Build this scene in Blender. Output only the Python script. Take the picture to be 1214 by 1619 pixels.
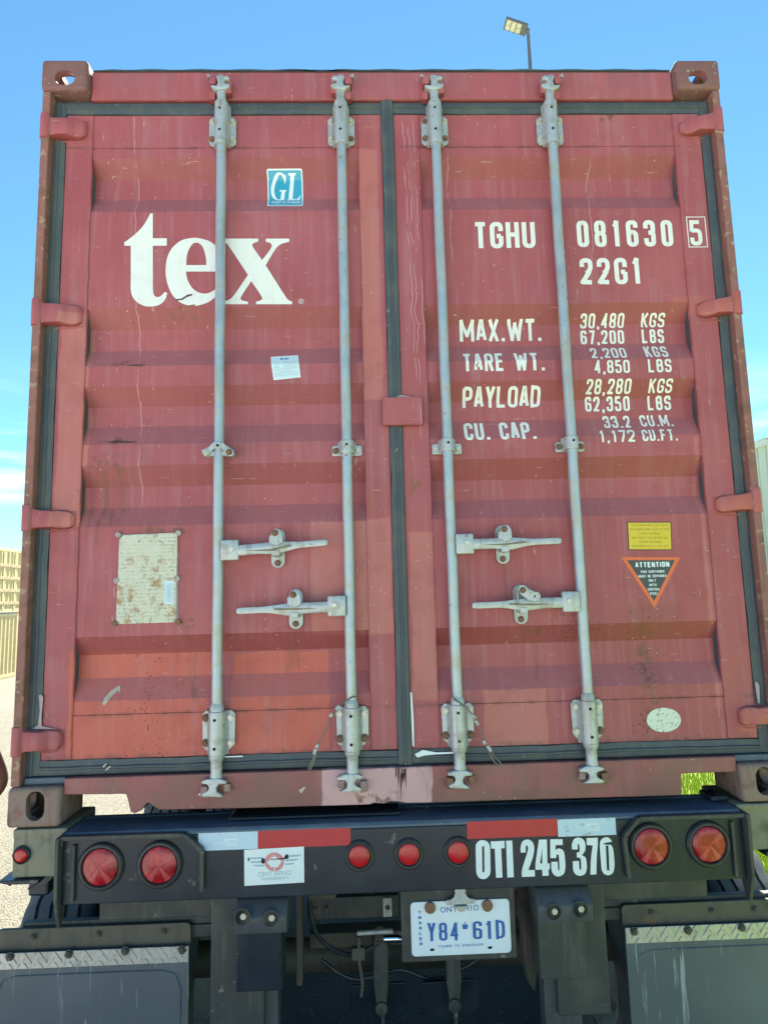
import bpy, bmesh, math, random
from mathutils import Vector, Matrix, Euler, noise as mnoise
from mathutils.geometry import tessellate_polygon
random.seed(7)
R = math.radians
GZ = 1.2                      # container underside above the ground; "C" coordinates have z = 0 there
scene = bpy.context.scene
for o in list(bpy.data.objects): bpy.data.objects.remove(o)

# ------------------------------------------------------------------ camera, sky, sun, exposure
W, H, F = 1214.0, 1619.0, 1047.4
CAM = Vector((-0.11437, -2.14616, 0.66199)); ROT = Euler((R(97.52689), R(1.43352), R(-1.60827)), 'XYZ')
cd = bpy.data.cameras.new("camera"); cam = bpy.data.objects.new("camera", cd); scene.collection.objects.link(cam)
cam.location = CAM + Vector((0, 0, GZ)); cam.rotation_euler = ROT
cd.sensor_fit = 'HORIZONTAL'; cd.sensor_width = 36.0; cd.lens = 36.0*F/W; cd.clip_start = 0.05; cd.clip_end = 3000
scene.camera = cam
scene.render.resolution_x, scene.render.resolution_y = 767, 1024
SUN_EL, SUN_AZ = 50.0, 13.0
world = bpy.data.worlds.new("World"); scene.world = world; world.use_nodes = True
nt = world.node_tree; nt.nodes.clear()
sky = nt.nodes.new('ShaderNodeTexSky'); sky.sky_type = 'NISHITA'; sky.sun_disc = False
sky.sun_elevation = R(SUN_EL); sky.sun_rotation = R(SUN_AZ)
sky.air_density = 1.0; sky.dust_density = 0.0; sky.ozone_density = 3.0; sky.altitude = 100
bg = nt.nodes.new('ShaderNodeBackground'); bg.inputs['Strength'].default_value = 0.05
wo = nt.nodes.new('ShaderNodeOutputWorld')
tc = nt.nodes.new('ShaderNodeTexCoord'); mp = nt.nodes.new('ShaderNodeMapping'); mp.inputs['Scale'].default_value = (2.2, 2.2, 13.0)
nz = nt.nodes.new('ShaderNodeTexNoise'); nz.inputs['Scale'].default_value = 2.4; nz.inputs['Detail'].default_value = 6
cr = nt.nodes.new('ShaderNodeValToRGB'); cr.color_ramp.elements[0].position = .50; cr.color_ramp.elements[1].position = .80
sx = nt.nodes.new('ShaderNodeSeparateXYZ')
band = nt.nodes.new('ShaderNodeMapRange'); band.inputs[1].default_value = .34; band.inputs[2].default_value = .16; band.interpolation_type = 'SMOOTHSTEP'
mul = nt.nodes.new('ShaderNodeMath'); mul.operation = 'MULTIPLY'
mixc = nt.nodes.new('ShaderNodeMix'); mixc.data_type = 'RGBA'; mixc.inputs[7].default_value = (6.6, 8.0, 9.0, 1)
tint = nt.nodes.new('ShaderNodeMix'); tint.data_type = 'RGBA'; tint.blend_type = 'MULTIPLY'; tint.inputs[0].default_value = 1
tint.inputs[7].default_value = (0.66, 1.0, 1.0, 1)
L = nt.links.new
L(tc.outputs['Generated'], mp.inputs[0]); L(mp.outputs[0], nz.inputs[0]); L(nz.outputs[0], cr.inputs[0])
L(tc.outputs['Generated'], sx.inputs[0]); L(sx.outputs[2], band.inputs[0]); L(cr.outputs[0], mul.inputs[0]); L(band.outputs[0], mul.inputs[1])
L(sky.outputs[0], tint.inputs[6]); L(tint.outputs[2], mixc.inputs[6]); L(mul.outputs[0], mixc.inputs[0])
L(mixc.outputs[2], bg.inputs[0]); L(bg.outputs[0], wo.inputs[0])
sd = bpy.data.lights.new("sun", 'SUN'); sd.energy = 5.0; sd.angle = R(0.53); sd.color = (1.0, .95, .86)
sun = bpy.data.objects.new("sun", sd); scene.collection.objects.link(sun)
sv = Vector((math.sin(R(SUN_AZ))*math.cos(R(SUN_EL)), math.cos(R(SUN_AZ))*math.cos(R(SUN_EL)), math.sin(R(SUN_EL))))
sun.rotation_euler = sv.to_track_quat('Z', 'Y').to_euler(); sun.location = (0, 0, 30)
vs = scene.view_settings; vs.view_transform = 'Standard'; vs.look = 'None'; vs.gamma = 1; vs.use_curve_mapping = False
vs.exposure = 2.15

# ------------------------------------------------------------------ measuring helpers (photograph -> real planes of the container end)
RM = ROT.to_matrix()
def P(px, py, y=0.05):
    d = RM @ Vector(((px-W/2)/F, -(py-H/2)/F, -1)); t = (y-CAM.y)/d.y
    return CAM + d*t
DY = 0.05; DEP = 0.036
REC = [(2.242, 2.177, 2.104, 2.038), (1.680, 1.616, 1.540, 1.473), (1.401, 1.339, 1.269, 1.199), (1.127, 1.060, .990, .923), (.565, .5055, .431, .363)]
def prof(z):
    for a, b, c, d in REC:
        if d <= z <= a:
            if z > b: return DY + DEP*(a-z)/(a-b)
            if z > c: return DY + DEP
            return DY + DEP*(z-d)/(c-d)
    return DY
def S(px, py):
    y = DY
    for _ in range(6):
        q = P(px, py, y); y = prof(q.z)
    return P(px, py, y)

# ------------------------------------------------------------------ node helpers
class NT:
    def __init__(s, name):
        s.m = bpy.data.materials.new(name); s.m.use_nodes = True; s.t = s.m.node_tree; s.t.nodes.clear()
        s.out = s.t.nodes.new('ShaderNodeOutputMaterial'); s.b = s.t.nodes.new('ShaderNodeBsdfPrincipled')
        s.t.links.new(s.b.outputs[0], s.out.inputs[0])
        g = s.t.nodes.new('ShaderNodeNewGeometry'); s.pos = g.outputs['Position']; s.nrm = g.outputs['True Normal']
    def put(s, sock, v):
        if isinstance(v, (int, float)): sock.default_value = v
        elif isinstance(v, tuple): sock.default_value = v if len(v) == len(sock.default_value) else (*v, 1)
        else: s.t.links.new(v, sock)
    def math(s, op, a, b=0.0, clamp=False):
        n = s.t.nodes.new('ShaderNodeMath'); n.operation = op; n.use_clamp = clamp; s.put(n.inputs[0], a); s.put(n.inputs[1], b); return n.outputs[0]
    def mix(s, f, a, b, mode='MIX'):
        n = s.t.nodes.new('ShaderNodeMix'); n.data_type = 'RGBA'; n.blend_type = mode
        s.put(n.inputs[0], f); s.put(n.inputs[6], a); s.put(n.inputs[7], b); return n.outputs[2]
    def noise(s, scale, detail=4, vec=None, stretch=None, rough=.55, col=False, off=None):
        n = s.t.nodes.new('ShaderNodeTexNoise'); n.inputs['Scale'].default_value = scale; n.inputs['Detail'].default_value = detail
        n.inputs['Roughness'].default_value = rough; v = vec or s.pos
        if stretch or off:
            m = s.t.nodes.new('ShaderNodeMapping'); m.inputs['Scale'].default_value = stretch or (1, 1, 1)
            m.inputs['Location'].default_value = off or (0, 0, 0); s.put(m.inputs[0], v); v = m.outputs[0]
        s.put(n.inputs['Vector'], v); return n.outputs[1 if col else 0]
    def voro(s, scale, vec=None, rnd=1.0, feature='F1', out=0):
        n = s.t.nodes.new('ShaderNodeTexVoronoi'); n.feature = feature; n.inputs['Scale'].default_value = scale
        n.inputs['Randomness'].default_value = rnd; s.put(n.inputs['Vector'], vec or s.pos); return n.outputs[out]
    def ramp(s, v, a, b):
        n = s.t.nodes.new('ShaderNodeMapRange'); n.interpolation_type = 'SMOOTHSTEP'; s.put(n.inputs[0], v)
        n.inputs[1].default_value = a; n.inputs[2].default_value = b; return n.outputs[0]
    def xyz(s, v=None):
        n = s.t.nodes.new('ShaderNodeSeparateXYZ'); s.put(n.inputs[0], v or s.pos); return n.outputs
    def bump(s, h, strength, dist=.01):
        n = s.t.nodes.new('ShaderNodeBump'); n.inputs['Strength'].default_value = strength; n.inputs['Distance'].default_value = dist
        s.put(n.inputs['Height'], h); s.t.links.new(n.outputs[0], s.b.inputs['Normal'])
    def fin(s, col, rough, metal=0.0):
        s.put(s.b.inputs['Base Color'], col); s.put(s.b.inputs['Roughness'], rough); s.put(s.b.inputs['Metallic'], metal); return s.m

def grunge(name, col, rough=.5, metal=0.0, dirt=(.12, .10, .08), amt=.5, scale=9, streak=.3, bump=.15, chips=None, chipamt=.0, fine=90, vary=.25):
    n = NT(name)
    a = n.noise(scale, 6); b = n.noise(fine, 3); st = n.noise(14, 4, stretch=(3.2, 3.2, .35))
    c = n.mix(n.math('MULTIPLY', n.ramp(a, .35, .7), vary), col, tuple(min(1, k*1.5+.01) for k in col))
    c = n.mix(n.math('MULTIPLY', n.ramp(a, .48, .66), amt), c, dirt)
    c = n.mix(n.math('MULTIPLY', n.ramp(st, .52, .68), streak), c, dirt)
    if chips: c = n.mix(n.math('MULTIPLY', n.ramp(n.noise(scale*2.4, 7, off=(3, 1, 2)), .66-chipamt*.25, .70-chipamt*.25), 1.0), c, chips)
    r = n.math('ADD', rough, n.math('MULTIPLY', n.math('SUBTRACT', a, .5), .35), True)
    n.bump(n.math('ADD', n.math('MULTIPLY', a, .6), n.math('MULTIPLY', b, .4)), bump, .004)
    return n.fin(c, r, metal)

# red container paint with its repainted areas, chalking, rust and speckles
def red_paint():
    n = NT('red_container_paint')
    wob = n.noise(9, 4, col=True)
    v = n.t.nodes.new('ShaderNodeVectorMath'); v.operation = 'MULTIPLY_ADD'; n.put(v.inputs[0], wob); v.inputs[1].default_value = (.03, .03, .03)
    v.inputs[2].default_value = (0, 0, 0); v2 = n.t.nodes.new('ShaderNodeVectorMath'); v2.operation = 'ADD'
    n.put(v2.inputs[0], n.pos); n.put(v2.inputs[1], v.outputs[0])
    X, Y, Z = n.xyz(v2.outputs[0])
    px0, _, pz0 = n.xyz()
    def box(ax, ay, bx, by, soft=.004):
        p, q = P(ax, ay), P(bx, by); x0, x1 = sorted((p.x, q.x)); z0, z1 = sorted((p.z, q.z)); o = .015
        m = n.math('MINIMUM', n.math('MINIMUM', n.math('SUBTRACT', X, x0+o), n.math('SUBTRACT', x1+o, X)),
                   n.math('MINIMUM', n.math('SUBTRACT', Z, z0+GZ+o), n.math('SUBTRACT', z1+GZ+o, Z)))
        return n.ramp(m, -soft, soft)
    def mx(*a):
        r = a[0]
        for k in a[1:]: r = n.math('MAXIMUM', r, k)
        return r
    big = n.noise(2.3, 5); med = n.noise(11, 5); fine = n.noise(160, 2); st = n.noise(13, 4, stretch=(3.5, 1, .22))
    c = n.mix(n.ramp(big, .3, .7), (.345, .072, .079), (.41, .100, .105))
    c = n.mix(n.math('MULTIPLY', n.ramp(n.noise(1.1, 3, off=(3, 3, 1)), .42, .65), .35), c, (.36, .105, .122))
    c = n.mix(n.math('MULTIPLY', mx(box(567, 237, 606, 632), box(490, 822, 622, 1002), box(645, 843, 693, 1105), box(762, 1092, 868, 1182), box(98, 498, 134, 832),
              box(1095, 690, 1140, 1120)), .8), c, (.49, .155, .130))
    c = n.mix(n.math('MULTIPLY', mx(box(112, 1034, 326, 1203), box(366, 1034, 521, 1203)), .95), c, (.53, .108, .070))
    c = n.mix(n.math('MULTIPLY', mx(box(1166, 1118, 1214, 1156), box(1060, 470, 1178, 500), box(1128, 780, 1214, 812)), .6), c, (.47, .12, .085))
    c = n.mix(n.math('MULTIPLY', box(510, 1209, 682, 1275), n.ramp(n.noise(12, 6, stretch=(2, 1, .6)), .10, .35)), c, (.60, .36, .37))
    st3 = n.noise(55, 5, stretch=(2.2, 1, .10), off=(2, 2, 9), rough=.7); chalk = n.math('ADD', n.math('MULTIPLY', n.ramp(st, .45, .75), .35), n.math('MULTIPLY', n.ramp(st3, .56, .74), .30), True)
    c = n.mix(chalk, c, (.43, .20, .215))
    c = n.mix(n.math('MULTIPLY', n.ramp(med, .5, .7), .22), c, (.26, .062, .068))
    # dust and painted sky light on up-facing ledges; shade painted on down-facing folds
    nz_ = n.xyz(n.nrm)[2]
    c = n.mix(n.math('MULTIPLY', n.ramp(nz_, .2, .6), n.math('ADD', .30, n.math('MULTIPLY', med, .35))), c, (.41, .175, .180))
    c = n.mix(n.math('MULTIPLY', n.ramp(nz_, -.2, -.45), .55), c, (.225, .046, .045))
    # fine scratches
    scr = n.math('MAXIMUM', n.noise(60, 2, stretch=(.25, 1, 2.4), off=(7, 0, 3)), n.noise(46, 3, stretch=(1.9, 1, .35), off=(1, 0, 8))); c = n.mix(n.math('MULTIPLY', n.ramp(scr, .70, .74), .5), c, (.52, .33, .34))
    # pale run marks
    zr = n.math('SUBTRACT', pz0, GZ); wv = n.math('MULTIPLY', n.math('SUBTRACT', n.noise(9, 3, stretch=(.2, .2, 1)), .5), .05); brk = n.ramp(n.noise(14, 3, off=(6, 6, 6)), .36, .52)
    for k_, (ax, ay, bx, by) in enumerate(((212, 182, 220, 800), (636, 190, 660, 640), (644, 200, 668, 700), (652, 190, 672, 560), (708, 240, 716, 420), (931, 240, 938, 420))):
        p, q = P(ax, ay), P(bx, by); sl = (q.x-p.x)/(q.z-p.z)
        ln = n.math('ADD', n.math('MULTIPLY', n.math('SUBTRACT', zr, p.z), sl), p.x); dd = n.math('ABSOLUTE', n.math('SUBTRACT', n.math('SUBTRACT', px0, ln), n.math('MULTIPLY', wv, .4+.3*(k_ % 3))))
        m_ = n.math('MULTIPLY', n.ramp(dd, .0026, .0008), n.math('MULTIPLY', n.ramp(zr, p.z+.01, p.z-.02), n.ramp(zr, q.z-.01, q.z+.05)))
        c = n.mix(n.math('MULTIPLY', n.math('MULTIPLY', m_, brk), .55), c, (.56, .34, .34))
    # grime: near the sill, bottom edge and under fittings
    zz = n.math('SUBTRACT', pz0, GZ)
    low = n.math('MULTIPLY', n.ramp(zz, .17, -.02), n.ramp(n.noise(7, 6), .25, .7))
    c = n.mix(n.math('MULTIPLY', low, .75), c, (.115, .072, .056))
    sillm = n.ramp(zz, .145, .135); c = n.mix(n.math('MULTIPLY', sillm, n.math('ADD', .30, n.math('MULTIPLY', n.ramp(n.noise(10, 6, off=(4, 4, 4)), .35, .65), .45))), c, (.19, .098, .078))
    c = n.mix(n.math('MULTIPLY', box(510, 1209, 682, 1275), n.ramp(n.noise(12, 6, stretch=(2, 1, .6)), .15, .5)), c, (.56, .33, .34))
    dr_ = n.math('MULTIPLY', mx(box(280, 985, 312, 1110, .02), box(822, 985, 856, 1075, .02), box(788, 885, 812, 960, .02), box(452, 992, 482, 1060, .02), box(196, 838, 214, 930, .02), box(142, 745, 195, 860, .03), box(330, 1196, 352, 1280, .02), box(1040, 190, 1064, 260, .02)), n.ramp(n.noise(30, 5, stretch=(2.4, 1, .16), off=(1, 0, 5)), .48, .64))
    c = n.mix(n.math('MULTIPLY', dr_, .55), c, (.17, .075, .04))
    seam = n.math('MULTIPLY', mx(n.ramp(n.math('ABSOLUTE', n.math('SUBTRACT', zz, .320)), .012, .0), n.ramp(n.math('ABSOLUTE', n.math('SUBTRACT', zz, 2.281)), .010, .0), n.ramp(n.math('ABSOLUTE', n.math('SUBTRACT', zz, .188)), .02, .0), n.ramp(n.math('ABSOLUTE', n.math('SUBTRACT', zz, .139)), .012, .0)), n.ramp(n.noise(20, 6, off=(8, 1, 8)), .42, .62))
    c = n.mix(n.math('MULTIPLY', seam, .6), c, (.13, .06, .045))
    head = n.math('MULTIPLY', n.ramp(zz, 2.43, 2.60), n.ramp(n.noise(6, 5, stretch=(1.6, 1, .5)), .38, .62))
    c = n.mix(n.math('MULTIPLY', head, .35), c, (.17, .10, .12))
    # dark speckles
    sp = n.math('ADD', n.voro(88, vec=v2.outputs[0]), n.math('MULTIPLY', n.ramp(n.noise(30, 3, off=(2, 7, 7)), .35, .6), .16)); big2 = n.noise(5, 3)
    spots = n.math('MULTIPLY', n.ramp(sp, .37, .22), n.ramp(n.math('ADD', n.math('MULTIPLY', mx(box(196, 1040, 262, 1200, .05), box(985, 950, 1065, 1165, .06), box(855, 960, 960, 1010, .05)), .42), n.math('MULTIPLY', big2, .75)), .56, .70))
    haze_ = n.math('MULTIPLY', mx(box(985, 955, 1062, 1010, .05), box(1005, 1010, 1050, 1165, .05)), n.ramp(n.noise(60, 6), .35, .62)); c = n.mix(n.math('MULTIPLY', haze_, .45), c, (.19, .072, .038))
    c = n.mix(n.math('MULTIPLY', spots, .85), c, (.075, .035, .025))
    tiny = n.math('MULTIPLY', n.ramp(n.voro(34, rnd=1), .10, .05), n.ramp(n.noise(4, 2, off=(5, 2, 1)), .52, .6))
    c = n.mix(n.math('MULTIPLY', tiny, .8), c, (.6, .45, .42))
    # rust blooms
    rm = mx(box(148, 722, 192, 752, .03), box(285, 972, 310, 992, .02), box(228, 828, 292, 842, .02), box(268, 475, 312, 500, .03), box(560, 1252, 632, 1280, .02),
            box(942, 180, 974, 192, .01), box(845, 990, 860, 1012, .02), box(155, 690, 220, 700, .01), box(180, 572, 232, 580, .01), box(240, 830, 250, 850), box(1010, 955, 1040, 1120, .05))
    rust = n.math('MULTIPLY', rm, n.ramp(n.noise(42, 6), .50, .58))
    c = n.mix(n.math('MULTIPLY', rust, .8), c, (.16, .075, .035))
    flakes = n.math('MULTIPLY', n.ramp(n.noise(26, 8, rough=.7, off=(9, 4, 2)), .70, .73), 1.0)
    c = n.mix(n.math('MULTIPLY', flakes, .7), c, (.12, .055, .035))
    r = n.math('ADD', .56, n.math('MULTIPLY', n.math('SUBTRACT', med, .5), .4), True)
    ripple = n.noise(1.7, 2, off=(2, 8, 5))
    n.bump(n.math('ADD', n.math('ADD', n.math('MULTIPLY', ripple, 2.5), n.math('MULTIPLY', fine, .03)), n.math('MULTIPLY', med, .12)), .35, .012)
    return n.fin(c, r)
M = {}
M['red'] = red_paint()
M['hinge'] = grunge('hinge_red_paint', (.37, .095, .078), .45, amt=.25, dirt=(.13, .05, .045), streak=.2, scale=14, chips=(.12, .06, .04), chipamt=.1)
M['post'] = grunge('flaking_rusty_paint', (.27, .115, .095), .7, amt=.75, dirt=(.16, .085, .055), scale=16, streak=.5, bump=.8, chips=(.36, .24, .16), chipamt=.22)
M['cast'] = grunge('rusty_casting', (.20, .088, .085), .75, amt=.5, dirt=(.20, .115, .09), scale=20, streak=.4, bump=.6, chips=(.36, .30, .26), chipamt=.15)
M['castlow'] = grunge('muddy_casting', (.24, .165, .135), .8, amt=.6, dirt=(.10, .055, .04), scale=17, streak=.4, bump=.7, chips=(.25, .12, .10), chipamt=.25)
M['galv'] = grunge('galvanised_steel', (.41, .44, .45), .45, .35, amt=.75, dirt=(.32, .30, .25), scale=26, streak=.7, bump=.5, vary=.6, chips=(.22, .13, .09), chipamt=-.02)
M['rod'] = grunge('galvanised_rod', (.36, .42, .46), .42, .35, amt=.7, dirt=(.40, .37, .29), scale=13, streak=.8, bump=.25, vary=.6, chips=(.30, .13, .10), chipamt=-.04)
M['keeper'] = grunge('worn_keeper_steel', (.26, .16, .14), .65, amt=.7, dirt=(.34, .31, .27), scale=40, bump=.5)
M['groove'] = grunge('stained_groove', (.20, .17, .11), .7, amt=.5, dirt=(.12, .09, .06), scale=50)
M['bolt'] = grunge('zinc_bolt', (.55, .54, .48), .4, .4, amt=.3, dirt=(.3, .2, .1), scale=60)
M['dbolt'] = grunge('dirty_dark_bolt', (.10, .085, .07), .7, .2, amt=.5, dirt=(.05, .04, .035), scale=80, bump=.4)
M['rbolt'] = grunge('rusted_bolt', (.22, .12, .07), .8, .1, amt=.6, dirt=(.12, .07, .05), scale=80, bump=.5)
M['gasket'] = grunge('weathered_rubber', (.060, .076, .088), .6, amt=.45, dirt=(.11, .12, .10), scale=10, streak=.45, bump=.5, chips=(.19, .185, .165), chipamt=-.02)
M['hole'] = grunge('black_recess', (.006, .006, .007), .9)
M['white'] = grunge('white_print', (.78, .79, .75), .5, amt=.12, dirt=(.5, .42, .38), scale=30, streak=.1, vary=0)
M['plainwhite'] = grunge('white_vinyl', (.72, .80, .82), .35, amt=.1, dirt=(.5, .55, .56), scale=20, streak=.15, vary=0)
M['teal'] = grunge('teal_vinyl', (.035, .33, .50), .35, amt=.1, dirt=(.1, .3, .4), vary=.1)
M['tealpale'] = grunge('pale_teal_print', (.25, .60, .72), .4, amt=0, streak=0, vary=0)
M['paper'] = grunge('pale_blue_paper', (.58, .74, .80), .5, amt=.2, dirt=(.66, .72, .7), vary=0)
M['ink'] = grunge('blue_ink', (.06, .20, .38), .5, amt=0, streak=0, vary=0)
M['greyink'] = grunge('faded_grey_ink', (.34, .46, .50), .5, amt=0, streak=0, vary=0)
M['yellow'] = grunge('yellow_vinyl', (.68, .50, .025), .4, amt=.15, dirt=(.55, .38, .02), vary=.05)
M['yink'] = grunge('faded_print_on_yellow', (.42, .31, .02), .5, amt=0, streak=0, vary=0)
M['dkedge'] = grunge('dark_sticker_edge', (.10, .05, .045), .6)
M['blackv'] = grunge('black_vinyl', (.045, .055, .058), .45, amt=.2, dirt=(.08, .07, .06))
M['orange'] = grunge('orange_vinyl', (.72, .13, .035), .4, amt=.2, dirt=(.6, .2, .1), vary=.1)
M['scuff'] = grunge('bare_scuff', (.5, .42, .33), .6)
M['sealant'] = grunge('grey_sealant', (.42, .34, .35), .6)
M['rustmark'] = grunge('rusty_scratch', (.36, .13, .06), .8)
M['darkscratch'] = grunge('dark_scratch', (.09, .04, .035), .8)
# data plate : blotched lime yellow tin with illegible stamped lines
n = NT('stained_data_plate'); X, Y, Z = n.xyz()
row = n.math('SINE', n.math('MULTIPLY', Z, 520)); ns = n.noise(210, 3, stretch=(1, 1, 1)); ns2 = n.noise(34, 6)
tx = n.math('MULTIPLY', n.ramp(row, .1, .6), n.ramp(ns, .54, .60)); c = n.mix(n.noise(6, 3), (.54, .55, .43), (.62, .61, .47))
c = n.mix(n.math('MULTIPLY', tx, n.math('MULTIPLY', n.ramp(n.noise(16, 2, off=(2, 2, 2)), .38, .5), .75)), c, (.20, .19, .13))
zz = n.math('SUBTRACT', Z, GZ)
c = n.mix(n.math('MULTIPLY', n.ramp(n.math('ADD', ns2, n.math('MULTIPLY', n.ramp(zz, .85, .70), .10)), .55, .80), .85), c, (.34, .17, .05))
c = n.mix(n.math('MULTIPLY', n.ramp(n.noise(75, 6, rough=.7), .56, .66), .45), c, (.42, .30, .12))
c = n.mix(n.math('MULTIPLY', n.ramp(n.noise(60, 5), .62, .68), .5), c, (.14, .08, .04)); n.bump(n.math('ADD', ns, tx), .5, .002)
M['tin'] = n.fin(c, .5, .1)
# foil oval with black flecks
n = NT('flecked_foil'); c = n.mix(n.ramp(n.noise(170, 5), .56, .66), (.58, .64, .62), (.20, .20, .18)); n.bump(n.noise(90, 4), .4, .002); M['foil'] = n.fin(c, .35, .2)
# trailer
M['black'] = grunge('black_chassis_paint', (.013, .021, .032), .30, amt=.4, dirt=(.030, .038, .046), scale=7, streak=.25, bump=.12, chips=(.10, .10, .095), chipamt=-.06)
M['black'].node_tree.nodes['Principled BSDF'].inputs['Specular IOR Level'].default_value = .32
M['dust_sky_sheen'] = grunge('dusty_black_sky_sheen', (.065, .095, .135), .45, amt=.7, dirt=(.10, .13, .165), scale=12, streak=0, bump=.4, chips=(.20, .21, .21), chipamt=.05)  # dust plus a painted blue sky sheen; the bumper itself is black
M['blackdusty'] = grunge('dusty_black_steel', (.038, .040, .040), .6, amt=.6, dirt=(.085, .083, .070), scale=8, streak=.6, bump=.35, chips=(.16, .15, .13), chipamt=.0)
M['olive'] = grunge('muddy_end_block', (.21, .20, .14), .65, amt=.7, dirt=(.09, .088, .065), scale=11, streak=.5, bump=.6, chips=(.24, .17, .09), chipamt=.1)
M['brown'] = grunge('rust_stained_plate', (.085, .075, .058), .6, amt=.8, dirt=(.05, .052, .045), scale=9, streak=.7, bump=.4, chips=(.14, .08, .04), chipamt=.1)
M['tread'] = grunge('aluminium_tread_plate', (.46, .45, .43), .42, .45, amt=.45, dirt=(.25, .24, .21), scale=14, streak=.4, bump=.3)
M['flap'] = grunge('mud_flap_rubber', (.052, .057, .063), .55, amt=.5, dirt=(.085, .088, .09), scale=3, streak=.35, bump=.25, fine=40)
nf = NT('mud_flap_rubber_streaked'); a = nf.noise(3, 5); s1 = nf.noise(22, 5, stretch=(2.5, 1, .18)); s2 = nf.noise(5, 2, off=(4, 0, 0))
c = nf.mix(nf.ramp(a, .3, .7), (.080, .098, .115), (.115, .135, .155)); c = nf.mix(nf.math('MULTIPLY', nf.ramp(s1, .60, .66), nf.ramp(s2, .45, .62)), c, (.30, .33, .35))
nf.bump(nf.noise(60, 3), .25, .002); M['flap'] = nf.fin(c, .55)
M['rubber'] = grunge('grommet_rubber', (.018, .019, .022), .5, amt=.4, dirt=(.05, .05, .05), scale=25)
M['block'] = grunge('moulded_rubber_block', (.050, .056, .064), .5, amt=.5, dirt=(.09, .095, .10), scale=8, streak=.3, bump=.3)
M['tyre'] = grunge('tyre_rubber', (.10, .105, .112), .75, amt=.6, dirt=(.16, .155, .14), scale=10, streak=0, bump=.4)
M['rim'] = grunge('painted_rim', (.35, .35, .34), .4, .3)
M['redtape'] = grunge('red_reflective_tape', (.44, .010, .018), .32, amt=.15, dirt=(.4, .05, .05), scale=12, streak=.1, bump=.05, chips=(.10, .07, .06), chipamt=-.12, vary=.1)
n = NT('silver_reflective_tape'); X, Y, Z = n.xyz(); g = n.math('MAXIMUM', n.ramp(n.math('SINE', n.math('MULTIPLY', Z, 1500)), .5, .9), n.ramp(n.math('SINE', n.math('MULTIPLY', X, 1500)), .7, 1))
M['silvertape'] = n.fin(n.mix(n.math('MULTIPLY', g, .4), n.mix(n.ramp(n.noise(40, 4), .62, .68), (.46, .62, .74), (.3, .36, .42)), (.58, .70, .78)), .25)
M['tapeprint'] = grunge('tape_watermark', (.66, .76, .82), .3, amt=0, streak=0, vary=0)
M['plate'] = grunge('licence_plate_white', (.74, .80, .88), .35, amt=.08, dirt=(.6, .6, .6), vary=0)
M['plateblue'] = grunge('licence_plate_blue', (.025, .13, .42), .4, amt=0, streak=0, vary=0)
M['logo_pink'] = grunge('faded_red_print', (.66, .22, .24), .45, amt=.1, dirt=(.7, .4, .4), vary=0)
M['logo_grey'] = grunge('grey_blue_print', (.33, .45, .54), .45, amt=0, streak=0, vary=0)
M['chrome'] = grunge('bright_tube', (.75, .78, .8), .12, 1.0, amt=.1, streak=0, bump=.02, vary=0)
M['cable'] = grunge('steel_cable', (.20, .18, .15), .5, .5, amt=.5, dirt=(.12, .07, .04), scale=70)
def lens(name, col):
    n = NT(name); X, Y, Z = n.xyz()
    v = n.voro(70, feature='F1', out=1); tone = n.noise(16, 4)
    c = n.mix(n.ramp(tone, .35, .65), col, tuple(k*.55 for k in col))
    tcn = n.t.nodes.new('ShaderNodeTexCoord'); ox, oy, oz = n.xyz(tcn.outputs['Object']); ang = n.math('ARCTAN2', oz, ox)
    rad_ = n.math('SQRT', n.math('ADD', n.math('MULTIPLY', ox, ox), n.math('MULTIPLY', oz, oz)))
    fac = n.math('FLOOR', n.math('MULTIPLY', ang, 2.55)); fc = n.math('FRACT', n.math('MULTIPLY', n.math('SINE', n.math('MULTIPLY', fac, 12.9)), 43.7))
    c = n.mix(n.math('MULTIPLY', n.math('ABSOLUTE', fc), .65), c, (.20, .002, .006)); rings = n.math('SINE', n.math('MULTIPLY', rad_, 1500))
    c = n.mix(n.math('MULTIPLY', n.ramp(rings, .2, .9), .3), c, (.26, .003, .008))
    c = n.mix(n.math('MULTIPLY', n.ramp(n.math('ABSOLUTE', n.math('SUBTRACT', fc, .25)), .10, .02), .30), c, (.80, .26, .26)); bw = n.t.nodes.new('ShaderNodeRGBToBW'); n.put(bw.inputs[0], v)
    c = n.mix(n.math('MULTIPLY', n.ramp(bw.outputs[0], .45, .8), .3), c, (.70, .06, .07)); n.bump(bw.outputs[0], .35, .003)
    n.b.inputs['Coat Weight'].default_value = .12
    return n.fin(c, .25)
M['lens'] = lens('red_faceted_lens', (.44, .004, .012)); 
n = NT('red_round_lens'); M['lens2'] = n.fin(n.mix(n.ramp(n.noise(40, 4), .4, .7), (.50, .005, .010), (.40, .012, .014)), .25); n.b.inputs['Coat Weight'].default_value = .15
M['plastic'] = grunge('cloudy_lamp_plastic', (.45, .43, .36), .35)
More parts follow.
